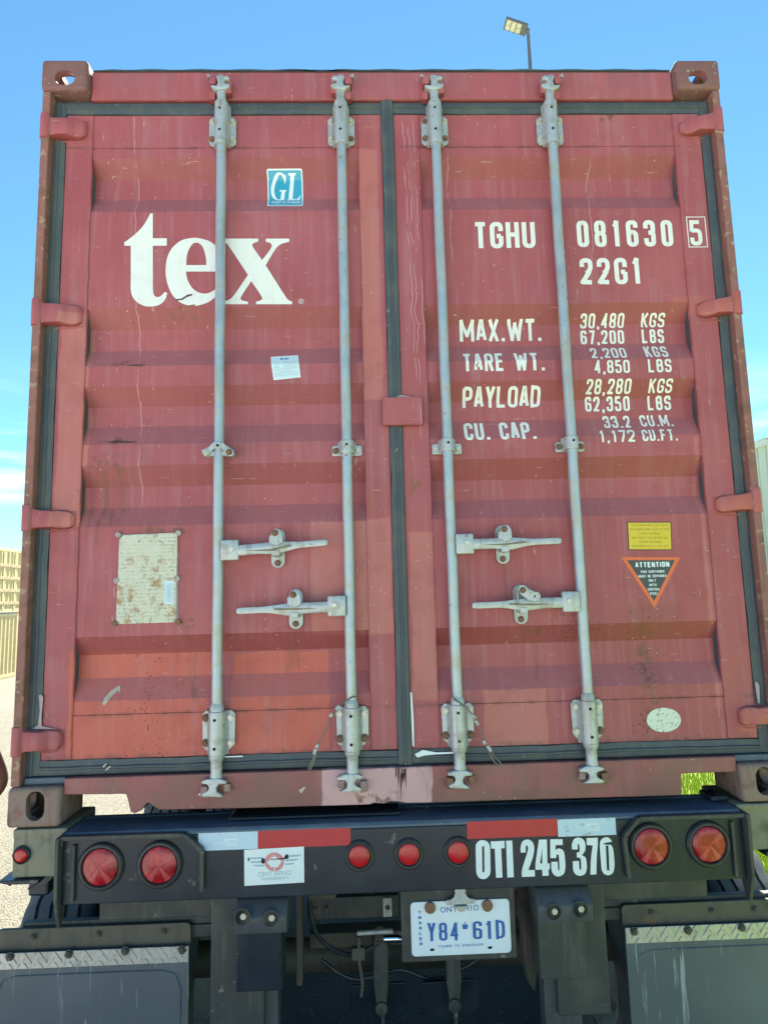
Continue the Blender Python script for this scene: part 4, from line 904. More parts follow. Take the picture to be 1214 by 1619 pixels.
# teal certification sticker
gq = [(421.4, 266.5), (477.5, 266), (478.8, 325.5), (422.4, 325.5)]
st_, gm = sheet('certification_sticker', gq, 'plainwhite', DL, rnd=.05); flat('sticker_field', [(0, fillet([(.035, .03), (.965, .03), (.965, .965), (.035, .965)], .02, True))], gm, 'teal', DL, off=.0012)
def gp(X_, Y_, *c): return ((X_-112)/(1100-112), 1-(Y_-105)/(1135-105))+tuple(c)
gl = curve([gp(640, 235, 1), gp(612, 430, 1), gp(592, 425, 1), gp(565, 310), gp(490, 228), gp(420, 265), gp(350, 390), gp(308, 540), gp(300, 680), gp(340, 810), gp(400, 862), gp(470, 850, 1), gp(500, 650, 1), gp(440, 635, 1), gp(440, 605, 1), gp(640, 605, 1), gp(640, 638, 1), gp(600, 650, 1), gp(570, 855, 1), gp(598, 885, 1), gp(480, 905), gp(380, 905), gp(290, 850), gp(220, 750), gp(200, 620), gp(225, 450), gp(290, 300), gp(370, 205), gp(450, 180), gp(530, 195), gp(600, 235, 1)])
flat('lettering', poly_items([gl]), gm, 'plainwhite', DL, off=.0016)
ll = [gp(705, 195), gp(918, 195), gp(915, 240), gp(868, 250), gp(805, 850), gp(920, 850), gp(965, 830), gp(1025, 725), gp(1000, 900), gp(642, 900), gp(645, 872), gp(690, 860), gp(760, 250), gp(708, 240)]
flat('lettering', poly_items([ll]), gm, 'plainwhite', DL, off=.0016)
it, tw = strokes_text('Certified', .9, .2, .16, .25, low=True)
flat('lettering', [(l, [(gp(230, 0)[0]+p[0]/tw*.79, gp(0, 1022)[1]+p[1]*.090) for p in k]) for l, k in it], gm, 'plainwhite', DL, off=.0016)
it, tw = strokes_text('GERMANISCHER LLOYD', .6, .18, .2, .2)
flat('lettering', [(l, [(gp(230, 0)[0]+p[0]/tw*.79, gp(0, 1090)[1]+p[1]*.036) for p in k]) for l, k in it], gm, 'tealpale', DL, off=.0016)
# OK inspection sticker
_, om = sheet('inspection_sticker', [(428, 564), (471.5, 561.5), (475.5, 596.5), (432.5, 601)], 'plainwhite', DL, rnd=.03); flat('sticker_field', [(0, [(.04, .04), (.96, .04), (.96, .96), (.04, .96)])], om, 'paper', DL, off=.0012)
it, tw = strokes_text('OK', .9, .28, .25, .3); flat('lettering', [(l, [(.33+p[0]/tw*.32, .80+p[1]*.11) for p in k]) for l, k in it], om, 'ink', DL, off=.0016)
it = [(0, [(x0, z0), (x1, z0), (x1, z0+.018), (x0, z0+.018)]) for x0, x1, z0 in ((.1, .28, .66), (.1, .28, .56), (.1, .28, .47), (.1, .9, .40), (.42, .92, .70), (.42, .92, .60), (.42, .92, .52), (.42, .92, .46), (.06, .94, .22), (.06, .94, .14))]
sg = ribbon([(.22+.5*i/20, .31+.03*math.sin(i*1.9)) for i in range(21)], .014, False)
flat('form_lines', it+[(1, k) for k in sg], om, 'greyink', DL, off=.0016)
# data plate with stand-off frame and corner tabs
dq = [(189, 845.5), (281, 842), (281.5, 984), (183, 987)]; Q = [P(*q, DY-.006) for q in dq]
cnr = [(189+7, 846), (275, 842.5), (280.5, 847), (279.5, 909), (274, 914), (279, 920), (279, 978), (273, 984), (191, 987), (184, 981), (185.5, 922), (188.5, 918), (186.8, 913), (188.5, 853)]
MB().prism([(P(*q, DY-.004).x, P(*q, DY-.004).z) for q in dq], DY-.005, DY+.0).build('plate_backing', 'sealant', DL)
MB().prism([(P(*q, DY-.007).x, P(*q, DY-.007).z) for q in cnr], DY-.0085, DY-.0052).build('data_plate', 'tin', DL, bevel=.0008)
for a, b in ((187, 846), (282, 843), (184, 918), (280, 915), (181, 986), (281, 983)):
    q = P(a, b, DY-.006); MB().disc((q.x, q.z), .0095, DY-.0105, DY, 12).build('plate_tab', 'sealant' if b < 980 else 'rbolt', DL, bevel=.001)
_, bm_ = sheet('barcode_label', [(260, 919), (275, 919), (274.5, 956), (259, 955)], 'paper', DL, drape=DY-.0085, off=.0006)
flat('form_lines', [(0, [(x, .1), (x+.05, .1), (x+.05, .9), (x, .9)]) for x in (.15, .32, .48, .62, .8)]+[(1, [(.45, .3), (.52, .3), (.52, .7), (.45, .7)])], bm_, 'greyink', DL, drape=DY-.0085, off=.0010)
# yellow stacking notice
sheet('sticker_border', [(991, 825), (1060.5, 825), (1062.5, 870), (993, 870)], 'dkedge', DR, off=.0007)
_, ym = sheet('stacking_notice', [(992.5, 826.5), (1059.3, 826.5), (1061, 868.5), (994.6, 868.5)], 'yellow', DR, off=.0012)
for k, (s_, wd) in enumerate((('THIS CONTAINER HAS BEEN', .88), ('DESIGNED AND TESTED FOR', .92), ('9 HIGH STACKING', .50), ('MAX GROSS FOR 30 480 KGS', .85), ('10 HIGH STACKING', .55), ('MAX GROSS FOR 27 470 KGS', .85))):
    it, tw = strokes_text(s_, .5, .14, .16, .2); flat('lettering', [(l, [(.5-wd/2+p[0]/tw*wd, .87-.158*k+p[1]*.075) for p in kk]) for l, kk in it], ym, 'yink', DR, off=.0016)
# triangular notice
tri = [S(981.5, 881), S(1075.5, 881), S(1034.5, 962)]; T2 = [(p.x, p.z) for p in tri]
flat('attention_notice', [(0, T2)], idm, 'orange', DR, off=.0008)
cxx = sum(p[0] for p in T2)/3; czz = sum(p[1] for p in T2)/3+.006; flat('sticker_field', [(0, [(cxx+(p[0]-cxx)*.80, czz+(p[1]-czz)*.80) for p in T2])], idm, 'blackv', DR, off=.0012)
for s_, a, b, tp, th in (('ATTENTION', (1004, 897), (1058, 897), 888.5, .24), ('THIS CONTAINER', (1012, 905.8), (1050, 905.8), 901.8, .2), ('MUST BE REPAIRED', (1009, 913), (1053, 913), 908.8, .2), ('ONLY', (1025, 919.7), (1037, 919.7), 915.7, .2), ('WITH', (1026, 926.8), (1037.5, 926.8), 922.8, .2), ('CORTEN', (1023.5, 933.8), (1041.5, 933.8), 929.8, .2), ('STEEL', (1027, 940.5), (1040, 940.5), 936.5, .2)):
    text(s_, a, b, S(a[0], tp).z-S(*a).z, 'plainwhite', DR, t=th, gap=.13, off=.0016)
q = S(1049, 1138.5); flat('foil_oval', [(0, [(q.x+.0565*math.cos(2*math.pi*i/32), q.z+.0385*math.sin(2*math.pi*i/32)) for i in range(32)])], idm, 'foil', DR)
# scratches, scuffs and sealant runs (own shapes on the sheet)
def mark(pts, mat, parent, y=None, name='scuff_mark', off=.0009):
    Q = [S(*p) if y is None else P(p[0], p[1], y) for p in pts]; flat(name, poly_items([[(p.x, p.z) for p in Q]]), idm, mat, parent, drape=y, off=off)
mark([(162, 1113), (166, 1103), (176, 1092), (186, 1085), (190.5, 1084), (190, 1097), (187.5, 1092), (180, 1098), (172, 1108), (165, 1116)], 'scuff', DL)
mark([(277, 473), (287, 472), (296, 466), (305, 464.5), (303, 467.5), (296, 469.5), (288, 474.5), (280, 475)], 'darkscratch', DL, off=.0018)
mark([(286, 484.5), (296, 483), (309, 481), (309, 483), (298, 485), (288, 486.5)], 'rustmark', DL, off=.0018)
mark([(166, 699), (185, 696), (205, 697.5), (217, 699), (200, 700), (186, 700.5)], 'darkscratch', DL); mark([(201, 577), (215, 576), (230, 576.5), (232, 577.8), (215, 578.8), (203, 578)], 'darkscratch', DL)
mark([(443, 253), (450, 247), (453, 246), (448, 252), (444, 257)], 'rustmark', DL)
mark([(649.5, 755), (652, 754), (655, 768), (661, 760), (663.5, 756), (664.5, 772), (662, 772), (661, 765), (655, 776), (650, 784), (647, 782), (652, 773)], 'rustmark', DR, y=DY-.004)
mark([(584, 780), (587, 781), (587, 795), (591, 804), (590.5, 807), (585, 800)], 'rustmark', DL, y=DY-.004)
mark([(61.5, 1100), (66, 1098), (68.5, 1103), (66, 1130), (66, 1148), (78, 1151), (92, 1153), (50, 1153), (60, 1147), (63, 1125)], 'sealant', DL, y=.040)
mark([(648.5, 1095), (651, 1095), (654, 1140), (654.5, 1180), (652, 1180)], 'plainwhite', DR, y=.036)
mark([(655, 1193), (668, 1186), (690, 1190), (720, 1189), (718, 1192), (690, 1193), (670, 1195), (660, 1198)], 'plainwhite', DR, y=.036)
mark([(1193, 1080), (1196, 1078), (1200, 1084), (1201, 1112), (1198, 1112)], 'sealant', DR, y=.036)
mark([(350, 1196), (384, 1195), (384, 1197), (352, 1198)], 'plainwhite', DL, y=.036)
for a in (((162, 1212), (168, 1207), (169, 1208), (164, 1214)), ((166, 1218), (174, 1211), (176, 1212), (168, 1219))): mark(a, 'scuff', DL, y=.036)
for a in (((472, 1250), (481, 1244), (483, 1246), (476, 1255)), ): mark(a, 'scuff', CT, y=.0195)
# heavy grime lines under the sill hole
for k in range(7):
    x = 700+random.uniform(-8, 15)-70; y0 = 1212+random.uniform(0, 20); mark([(x, y0), (x+random.uniform(1, 3), y0), (x+random.uniform(0, 2), y0+random.uniform(15, 45)), (x-.6, y0+12)], 'darkscratch', CT, y=.0195)

# ================================================================== TRAILER
TR = empty('container_trailer', (0, .6, 0), 'black trailer with red tail lights and mud flaps, carrying the red container', 'trailer')
FY = -.030
MB().prismx([(FY-.001, -.024), (FY, -.016), (FY+.006, -.0085), (.05, -.0075), (.10, -.0075), (.105, -.004), (.125, -.004), (.125, -.012), (FY+.02, -.0200)], -1.028, 1.028).build('bumper_top', 'dust_sky_sheen', TR, bevel=.002)
bp = MB().prismx([(FY, -.210), (FY, -.0245), (FY+.015, -.0215), (.125, -.0135), (.125, -.03), (.01, -.03), (.012, -.20), (.06, -.21)], -1.030, 1.030)
BP = bp.build('rear_bumper', 'black', TR, bevel=.003)
MB().box(-.55, -.02, .02, .12, -.0035, .003).build('wear_plate', 'black', TR, bevel=.002)
MB().box(.975, 1.03, .04, .12, -.0035, .012).build('wear_plate', 'black', TR, bevel=.004)
for s in (-1, 1):
    # end block under the casting
    x0, x1 = sorted((s*1.034, s*1.195)); eb = MB().prismx([(.006, -.142), (.004, -.03), (.0, -.014), (.0, -.003), (.22, -.003), (.22, -.142)], x0, x1).build('end_block', 'olive', TR, bevel=.004)
    MB().prism([(s*1.11, -.145), (s*1.225, -.145), (s*1.235, -.150), (s*1.20, -.157), (s*1.11, -.157)], -.006, .10).build('end_lip', 'black', TR, bevel=.002)
    # side marker on the outer corner
    mk = MB().ring((s*1.166, -.075), [(.026, .004), (.026, -.004), (.021, -.008), (.019, -.004)], 24).build('side_marker_light', 'rubber', TR, smooth=True)
    MB().disc((s*1.166, -.075), .019, -.006, .002, 24, dome=.004).build('marker_lens', 'lens2', mk, smooth=True)
    # end fin
    MB().prismx([(-.062, -.030), (-.058, -.014), (.02, -.012), (.02, -.18), (-.012, -.265), (-.030, -.275), (-.058, -.19)], min(s*1.0305, s*1.0415), max(s*1.0305, s*1.0415)).build('end_fin', 'blackdusty', TR, bevel=.002)
    # raised light guard: strip along top, chamfer and inner side
    pts = [(s*1.03, -.017), (s*.668, -.019), (s*.615, -.066), (s*.615, -.180)] if s < 0 else [(1.03, -.020), (.705, -.019), (.655, -.070), (.662, -.190)]
    gd = MB()
    for i in range(3):
        q = ribbon([pts[i], pts[i+1]], .012, False)[0]; gd.prism([tuple(k) for k in q], FY-.022+.0006*i, FY)
    gd.build('light_guard', 'blackdusty', TR, bevel=.002)
    MB().box(min(s*.99, s*1.0), max(s*.99, s*1.0), FY-.012, FY, -.20, -.04).build('guard_rib', 'blackdusty', TR, bevel=.002)
tl = None
for x in (-.916, -.743, .740, .918):
    zc = -.1045
    if tl is None:
        tl = MB().ring((x, zc), [(.068, FY), (.068, FY-.006), (.063, FY-.012), (.056, FY-.013), (.053, FY-.008), (.0515, FY-.004)], 40).build('tail_light', 'rubber', TR, smooth=True)
        MB().disc((x, zc), .0512, FY-.008, FY+.002, 40, dome=.006).build('light_lens', 'lens', tl, smooth=True); tx0 = x
    else: copyto(tl, (x-tx0, 0, 0))
ml = None
for x in (-.148, .001, .150):
    zc = -.101
    if ml is None:
        ml = MB().ring((x, zc), [(.045, FY), (.045, FY-.005), (.041, FY-.009), (.036, FY-.0085), (.034, FY-.005), (.031, FY-.006)], 36).build('marker_light', 'rubber', TR, smooth=True)
        MB().disc((x, zc), .0305, FY-.008, FY+.002, 36, dome=.003).build('light_lens', 'lens2', ml, smooth=True); mx0 = x
    else: copyto(ml, (x-mx0, 0, 0))
# tape
def strip(name, x0, x1, z0, z1, mat, off=.001): return flat(name, [(0, [(x0, z0), (x1, z0), (x1, z1), (x0, z1)])], idm, mat, TR, drape=FY, off=off)
strip('silver_reflective_tape', -.630, -.4525, -.0715, -.0215, 'silvertape'); strip('red_reflective_tape', -.452, -.174, -.0710, -.0210, 'redtape')
strip('red_reflective_tape', .180, .4575, -.0655, -.0155, 'redtape'); strip('silver_reflective_tape', .458, .637, -.0690, -.0190, 'silvertape')
for x0, z0 in ((-.583, -.058), (.515, -.052)):
    flat('tape_print_panel', [(0, [(x0+.034, z0-.002), (x0+.070, z0-.002), (x0+.070, z0+.019), (x0+.030, z0+.019)])], idm, 'tapeprint', TR, drape=FY, off=.0014)
    it, tw = strokes_text('MAX', .8, .2, .12, .2); flat('lettering', [(l, [(x0+p[0]/tw*.032, z0+p[1]*.013) for p in k]) for l, k in it], idm, 'tapeprint', TR, drape=FY, off=.0014)
    it, tw = strokes_text('LITES', .7, .18, .12, .2); flat('lettering', [(l, [(x0+.035+p[0]/tw*.031, z0+.002+p[1]*.012) for p in k]) for l, k in it], idm, 'silvertape', TR, drape=FY, off=.0022)
# OTI 245 370 : heavy condensed figures
def px5(X_, Y_): q = P(740+X_/4.955, 1315+Y_/4.955, FY); return (q.x, q.z)
def heavy(loops): flat('lettering', poly_items([[px5(*p) for p in curve(lp)] for lp in loops]), idm, 'plainwhite', TR, drape=FY, off=.0016)
C = 1
heavy([[(58, 130), (66, 92), (92, 70), (118, 68), (150, 80), (168, 110), (172, 160, C), (175, 300, C), (168, 340), (140, 368), (115, 372), (85, 362), (66, 330), (62, 290, C)], [(108, 130), (112, 118), (119, 116), (125, 124), (127, 300), (124, 316), (116, 318), (111, 308)]])
heavy([[(176, 78, C), (284, 72, C), (285, 130, C), (258, 132, C), (268, 360, C), (217, 362, C), (208, 134, C), (180, 134, C)]]); heavy([[(296, 72, C), (344, 70, C), (357, 357, C), (306, 360, C)]])
heavy([[(411, 166, C), (410, 120), (425, 78), (460, 62), (495, 74), (514, 110), (514, 160), (500, 220), (470, 302, C), (520, 302, C), (522, 352, C), (420, 356, C), (421, 300), (445, 220), (466, 150), (466, 118), (458, 108), (450, 118), (450, 164, C)]])
heavy([[(553, 64, C), (615, 62, C), (620, 250, C), (638, 250, C), (638, 296, C), (628, 296, C), (630, 346, C), (582, 348, C), (578, 298, C), (526, 300, C), (526, 250, C)], [(578, 130, C), (580, 250, C), (562, 250, C)]])
heavy([[(642, 60, C), (738, 60, C), (740, 105, C), (684, 106, C), (684, 144), (700, 134), (725, 136), (748, 158), (757, 210), (760, 280), (748, 330), (710, 352), (672, 340), (652, 300), (650, 238, C), (700, 236, C), (702, 290), (708, 304), (714, 292), (710, 200), (702, 180), (692, 182), (688, 208, C), (642, 208, C)]])
heavy([[(812, 140, C), (812, 95), (830, 58), (865, 48), (900, 62), (917, 100), (914, 150), (890, 185, C), (918, 205), (927, 250), (928, 290), (915, 330), (880, 347), (842, 336), (822, 300), (818, 232, C), (866, 230, C), (870, 290), (878, 300), (884, 285), (880, 220), (870, 204, C), (850, 203, C), (849, 163, C), (864, 162), (872, 145), (868, 105), (858, 100), (856, 140, C)]])
heavy([[(925, 52, C), (1012, 48, C), (1014, 100), (1006, 200), (1003, 336, C), (956, 338, C), (960, 220), (974, 108, C), (928, 106, C)]])
heavy([[(1030, 110), (1040, 65), (1075, 44), (1105, 52), (1126, 80, C), (1085, 86, C), (1052, 96, C), (1070, 102, C), (1118, 104, C), (1134, 140), (1144, 240), (1142, 290), (1128, 328), (1095, 342), (1062, 330), (1044, 295), (1038, 230)], [(1076, 110, C), (1096, 108, C), (1104, 290), (1098, 304), (1090, 304), (1085, 290)]])
# company sticker
_, lm = sheet('company_sticker', [(386, 1344), (480.5, 1338.8), (481, 1395.5), (386.5, 1401)], 'plainwhite', TR, drape=FY, off=.0014)
def lp_(X_, Y_): return ((X_-150)/885, 1-(Y_-(405-(X_-150)*.05))/540)
def litem(it, mat, off=.0018): flat('logo_print', it, lm, mat, TR, drape=FY, off=off)
litem(poly_items([[lp_(595+145*math.cos(2*math.pi*i/36), 588+142*math.sin(2*math.pi*i/36)) for i in range(36)]]), 'logo_pink')
leaf = [(595, 483), (612, 520), (640, 512), (632, 560), (668, 540), (672, 560), (705, 570), (690, 610), (660, 640), (655, 668), (604, 665), (604, 725), (588, 725), (588, 665), (535, 668), (530, 640), (495, 605), (485, 580), (520, 570), (522, 545), (556, 560), (545, 512), (578, 520)]
litem(poly_items([[lp_(*p) for p in leaf]]), 'plainwhite', .0022)
wings = [[(800, 490), (1000, 480), (960, 508), (800, 520)], [(755, 555), (960, 542), (920, 570), (765, 585)], [(750, 615), (900, 600), (870, 626), (760, 640)], [(180, 526), (425, 515), (450, 540), (240, 545)], [(230, 583), (400, 575), (420, 598), (265, 602)], [(280, 635), (430, 628), (450, 655), (320, 656)]]
litem([(0, [lp_(*p) for p in w]) for w in wings], 'logo_grey')
for s_, x0, x1, z0, hh, th in (('ONTARIO', 355, 838, 806, 62, .14), ('TRANSWAY', 385, 810, 868, 42, .16)):
    it, tw = strokes_text(s_, .95, th, .2, .12); litem([(l, [lp_(x0+p[0]/tw*(x1-x0), z0-p[1]*hh-(p[0]/tw*(x1-x0))*.05) for p in k]) for l, k in it], 'logo_grey')
litem([(0, [lp_(*p) for p in q]) for q in ([(540, 545), (740, 530), (765, 480), (795, 470), (805, 540), (740, 548), (542, 556)], )]+[(1, [lp_(430+30*math.cos(i*.52), 572+42*math.sin(i*.52)) for i in range(12)])]+[(1, [lp_(215+9*math.cos(i*.52), 550+28*math.sin(i*.52)) for i in range(12)])], 'hole', .0026)
# licence plate assembly
MB().box(-.026, .322, .008, .016, -.425, -.205).build('plate_holder', 'blackdusty', TR, bevel=.002)
lp = MB().prism(fillet([(.003, -.4065), (.305, -.4065), (.305, -.2535), (.003, -.2535)], .014, True), .002, .006).build('licence_plate', 'plate', TR, bevel=.0008)
flat('plate_rim', [(0, k) for k in ribbon(fillet([(.0055, -.404), (.3025, -.404), (.3025, -.256), (.0055, -.256)], .012, True), .0022, True)], idm, 'plainwhite', lp, drape=.002, off=.0006)
def pp(X_, Y_): q = P(640+X_/5.278, 1390+Y_/5.278, .002); return (q.x, q.z)
def ptext(s_, a, b, h, w, t, gap, mat='plateblue', vert=False, rad=.2, off=.001, step=.00012):
    it, tw = strokes_text(s_, w, t, gap, rad); A, B = pp(*a), pp(*b)
    flat('lettering', it, lambda u, v: (A[0]+(B[0]-A[0])*u/tw, A[1]+(B[1]-A[1])*u/tw+h*v), mat, lp, drape=.002, off=off)
ptext('Y84', (190, 520), (452, 512), .0505, .36, .12, .13, rad=.16); ptext('61D', (570, 505), (838, 495), .0505, .36, .12, .13, rad=.16)
ptext('ONTARIO', (300, 282), (612, 262), .0150, .8, .12, .22, rad=.3); ptext('YOURS TO DISCOVER', (278, 575), (655, 556), .0060, .75, .14, .25, rad=.3)
for k, ch in enumerate('TRAILER'):
    y_ = 292+k*44.0; ptext(ch, (110+k*2.2, y_), (136+k*2.2, y_), .0082, .8, .22, .1, rad=.25)
crown = [(476, 385), (492, 378), (500, 388), (496, 360), (506, 360), (503, 388), (512, 378), (527, 385), (524, 400), (520, 420), (484, 420), (480, 400)]
flat('crown_emblem', poly_items([[pp(*p) for p in crown]]), idm, 'plateblue', lp, drape=.002, off=.001)
for a in ((228, 592), (710, 574)):
    q = pp(*a); flat('plate_slot', [(0, fillet([(q[0]-.0065, q[1]-.0035), (q[0]+.0065, q[1]-.0035), (q[0]+.0065, q[1]+.0035), (q[0]-.0065, q[1]+.0035)], .0033, True))], idm, 'hole', lp, drape=.002, off=.001)
for a in ((209, 238), (686, 220)):
    q = pp(*a); MB().disc(q, .0165, -.006, .001, 20).build('plate_bolt', 'rbolt', lp, bevel=.001)
q0 = [pp(330, 80), pp(500, 68), pp(580, 185), pp(342, 205)]
MB().prism([pp(*a) for a in ((328, 78), (385, 74), (415, 100), (412, 135), (385, 158), (345, 165), (342, 205), (578, 190), (578, 155), (525, 145), (505, 120), (498, 66), (328, 72))][:0] or [pp(*a) for a in ((342, 205), (578, 190), (576, 155), (530, 148), (508, 125), (500, 68), (410, 72), (415, 110), (405, 140), (380, 158), (342, 165))], -.012, -.004).build('plate_lamp_bracket', 'galv', TR, bevel=.001)
q = pp(460, 205); MB().prism([(q[0]-.0195+.039*i/12, q[1]-.0165*math.sin(math.pi*i/12)) for i in range(13)], -.020, -.001).build('plate_lamp', 'plastic', TR, bevel=.001)
MB().tube([P(607, 1485, .14), P(640, 1484, .14)], .0115, 16).build('bright_tube', 'chrome', TR, smooth=True)

# bumper blocks hanging below, with moulded face and bolt pockets
def hanger(x0, x1, ztop, zmid, zbot, pockets):
    b = MB().prismx([(-.030, zmid), (-.034, ztop-.055), (.0, ztop-.012), (.09, ztop), (.09, zmid)], x0, x1).build('rubber_bumper_block', 'block', TR, bevel=.007, smooth=True)
    for x, z in pockets:
        MB().ring((x, z), [(.0255, -.0352), (.0235, -.0340), (.0215, -.0350)], 20).build('pocket_rim', 'block', b, smooth=True)
        MB().disc((x, z), .0218, -.0350, -.0320, 24).build('bolt_pocket', 'hole', b); MB().disc((x+.003, z+.002), .0095, -.0368, -.0345, 6).build('pocket_bolt', 'bolt', b)
    MB().box(x0+.004, x1-.018 if x0 < 0 else x1-.022, -.010, .09, zbot, zmid-.001).build('bumper_post', 'black' if x0 < 0 else 'blackdusty', TR, bevel=.003)
    MB().box(x0+.022, x1-.035, .03, .09, zbot-.30, zbot-.001).build('bumper_post_foot', 'block', TR, bevel=.003)
pk = [(P(383, 1451, -.034).x, P(383, 1451, -.034).z), (P(428, 1453, -.034).x, P(428, 1453, -.034).z)]
hanger(-.524, -.366, -.212, -.312, -.478, pk)
pk = [(P(875, 1443, -.034).x, P(875, 1443, -.034).z), (P(917, 1439, -.034).x, P(917, 1439, -.034).z)]
hanger(.382, .551, -.212, -.315, -.480, pk)
# outrigger boxes, flap brackets, flaps
for s in (-1, 1):
    def X2(a, b): return tuple(sorted((s*a, s*b)))
    MB().box(*X2(.605, .965), .095, .16, -.310, -.220).build('outrigger', 'blackdusty', TR, bevel=.003)
    MB().box(*X2(.60, 1.205), .105, .130, -.335, -.312).build('flap_hanger_bar', 'blackdusty', TR, bevel=.003)
    MB().box(*X2(.60, 1.10), .100, .115, -.372, -.3355).build('flap_hanger_web', 'blackdusty', TR, bevel=.002)
    MB().prism(fillet([(s*.678, -.392), (s*.678, -.322), (s*1.275, -.322), (s*1.275, -.392)], .018, True), .085, .0985).build('flap_mount', 'brown', TR, bevel=.0015)
    for b_ in (((53, 1481), (156, 1477), (259, 1473)) if s < 0 else ((1030, 1443), (1125, 1440), (1192, 1437))):
        q = P(b_[0], b_[1], .085); bolt(q.x, q.z, .085, TR, .0085, 'dbolt')
    tp = MB().box(*X2(.680, 1.283), .066, .070, -.427, -.381).build('tread_plate_strip', 'tread', TR, bevel=.001)
    cl = MB()
    for r_ in range(3):
        for k in range(26):
            x = .692+k*.0228+(r_ % 2)*.0114; z = -.418+r_*.0145; a = R(52 if (k+r_) % 2 else -52); dx, dz = .0105*math.cos(a), .0105*math.sin(a); nx_, nz_ = -.0020*math.sin(a), .0016*math.cos(a)
            if x+.01 > 1.28: continue
            cl.prism([(s*(x-dx), z-dz), (s*(x+nx_), z+nz_), (s*(x+dx), z+dz), (s*(x-nx_), z-nz_)], .0632, .0661)
    cl.build('tread_bars', 'tread', tp)
    for b_ in (((16, 1513), (109, 1509), (198, 1504), (288, 1502)) if s < 0 else ((1002, 1473), (1087, 1471), (1172, 1467))):
        q = P(b_[0], b_[1], .0655); bolt(q.x, q.z, .0655, TR, .0105, 'dbolt')
    # flap: gently curved rubber sheet with moulded edge rib
    fm = MB(); nxs, nzs = 10, 16
    for j in range(nzs+1):
        z = -.385-.68*j/nzs
        for i in range(nxs+1):
            x = s*(.680+.603*i/nxs); y = .0715+.022*math.sin(math.pi*i/nxs)*(j/nzs)-.012*math.sin(j/nzs*2.2+s)*(j/nzs); fm.v.append(Vector((x, y, z)))
    k0 = len(fm.v); fm.v += [v+Vector((0, .008, 0)) for v in fm.v]; w_ = nxs+1
    for j in range(nzs):
        for i in range(nxs):
            a = j*w_+i; fm.f.append([a, a+1, a+w_+1, a+w_]); fm.f.append([k0+a, k0+a+w_, k0+a+w_+1, k0+a+1])
    for j in range(nzs):
        for a in (j*w_, j*w_+nxs): fm.f.append([a, a+w_, k0+a+w_, k0+a])
    for i in range(nxs):
        for a in (i, nzs*w_+i): fm.f.append([a, a+1, k0+a+1, k0+a])
    fl = fm.build('mud_flap', 'flap', TR, smooth=True)
    rb = [(s*.705, -.98), (s*.705, -.50), (s*.722, -.462), (s*.76, -.450), (s*1.205, -.450), (s*1.243, -.462), (s*1.26, -.50), (s*1.26, -.98)]
    MB().tube([(x, .0712+.010*max(0, (-z-.5)*1.2), z) for x, z in rb], .0022, 6).build('flap_rib', 'flap', fl, smooth=True)
# under-structure seen between the posts
MB().box(-.365, -.345, .20, .26, -.58, -.215).build('frame_gusset', 'brown', TR, bevel=.003)
MB().box(-.335, -.02, .30, .36, -.425, -.355).build('cross_beam', 'blackdusty', TR, bevel=.004)
MB().box(-.33, -.235, .28, .34, -.354, -.24).build('beam_bracket', 'brown', TR, bevel=.004)
MB().prism([(-.25, -.30), (-.155, -.30), (-.155, -.275), (-.16, -.245), (-.26, -.245)], .25, .32).build('spring_seat', 'brown', TR, bevel=.006)
for x, z in ((-.113, -.275), (-.013, -.248)): MB().prism(fillet([(x-.012, z-.03), (x+.012, z-.03), (x+.012, z+.05), (x-.012, z+.05)], .011, True), .20, .212).build('hanging_tab', 'olive', TR, bevel=.002)
for s in (-1, 1):
    MB().box(min(s*.36, s*.46), max(s*.36, s*.46), .26, 11.5, -.175, -.012).build('frame_rail', 'blackdusty', TR, bevel=.004)
for y_ in (1.2, 2.4, 3.6, 4.8, 6.0): MB().box(-.36, .36, y_, y_+.08, -.16, -.04).build('cross_member', 'blackdusty', TR)
MB().box(-1.16, 1.16, 5.9, 6.05, -.13, -.004).build('front_bolster', 'black', TR, bevel=.004)
# axles, wheels
def tyre_prof(R_, w):
    pr = []; h = w/2
    pr += [(-h*.80, R_*.57), (-h*.95, R_*.66), (-h, R_*.78), (-h*.97, R_*.90), (-h*.90, R_*.972), (-h*.80, R_-.004)]
    for gx in (-.54, -.18, .18, .54): pr += [(gx*h-.0062, R_), (gx*h-.004, R_-.013), (gx*h+.004, R_-.013), (gx*h+.0062, R_)]
    pr += [(h*.80, R_-.004), (h*.90, R_*.972), (h*.97, R_*.90), (h, R_*.78), (h*.95, R_*.66), (h*.80, R_*.57)]
    return pr
def wheel(xc, yc, zc):
    m = MB(); pr = tyre_prof(.505, .262); n_ = 120; k = 0
    for i in range(n_):
        a = 2*math.pi*i/n_; zg = .0028*(1 if (i//2) % 2 else -1)
        for x, r_ in pr:
            xx = x+(zg if abs(x) < .09 else 0); rr = r_-(.006 if (i % 4 == 0 and abs(x) > .095 and r_ > .49) else 0)
            m.v.append(Vector((xc+xx, yc+rr*math.cos(a), zc+rr*math.sin(a))))
    p_ = len(pr)
    for i in range(n_):
        for j in range(p_-1): m.f.append([i*p_+j, i*p_+j+1, ((i+1) % n_)*p_+j+1, ((i+1) % n_)*p_+j])
    root = empty('wheel', (xc, yc, zc+GZ), parent=TR)
    m.build('tyre', 'tyre', root, smooth=True)
    rm = MB(); rp = [(-.10, .29), (-.105, .275), (-.06, .25), (-.02, .22), (0, .12), (.0, .05)]; 
    for s in (1, -1):
        k = len(rm.v)
        for i in range(32):
            a = 2*math.pi*i/32
            for x, r_ in rp: rm.v.append(Vector((xc+s*x, yc+r_*math.cos(a), zc+r_*math.sin(a))))
        for i in range(32):
            for j in range(5): rm.f.append([k+i*6+j, k+i*6+j+1, k+((i+1) % 32)*6+j+1, k+((i+1) % 32)*6+j])
    rm.build('rim', 'rim', root, smooth=True); return root
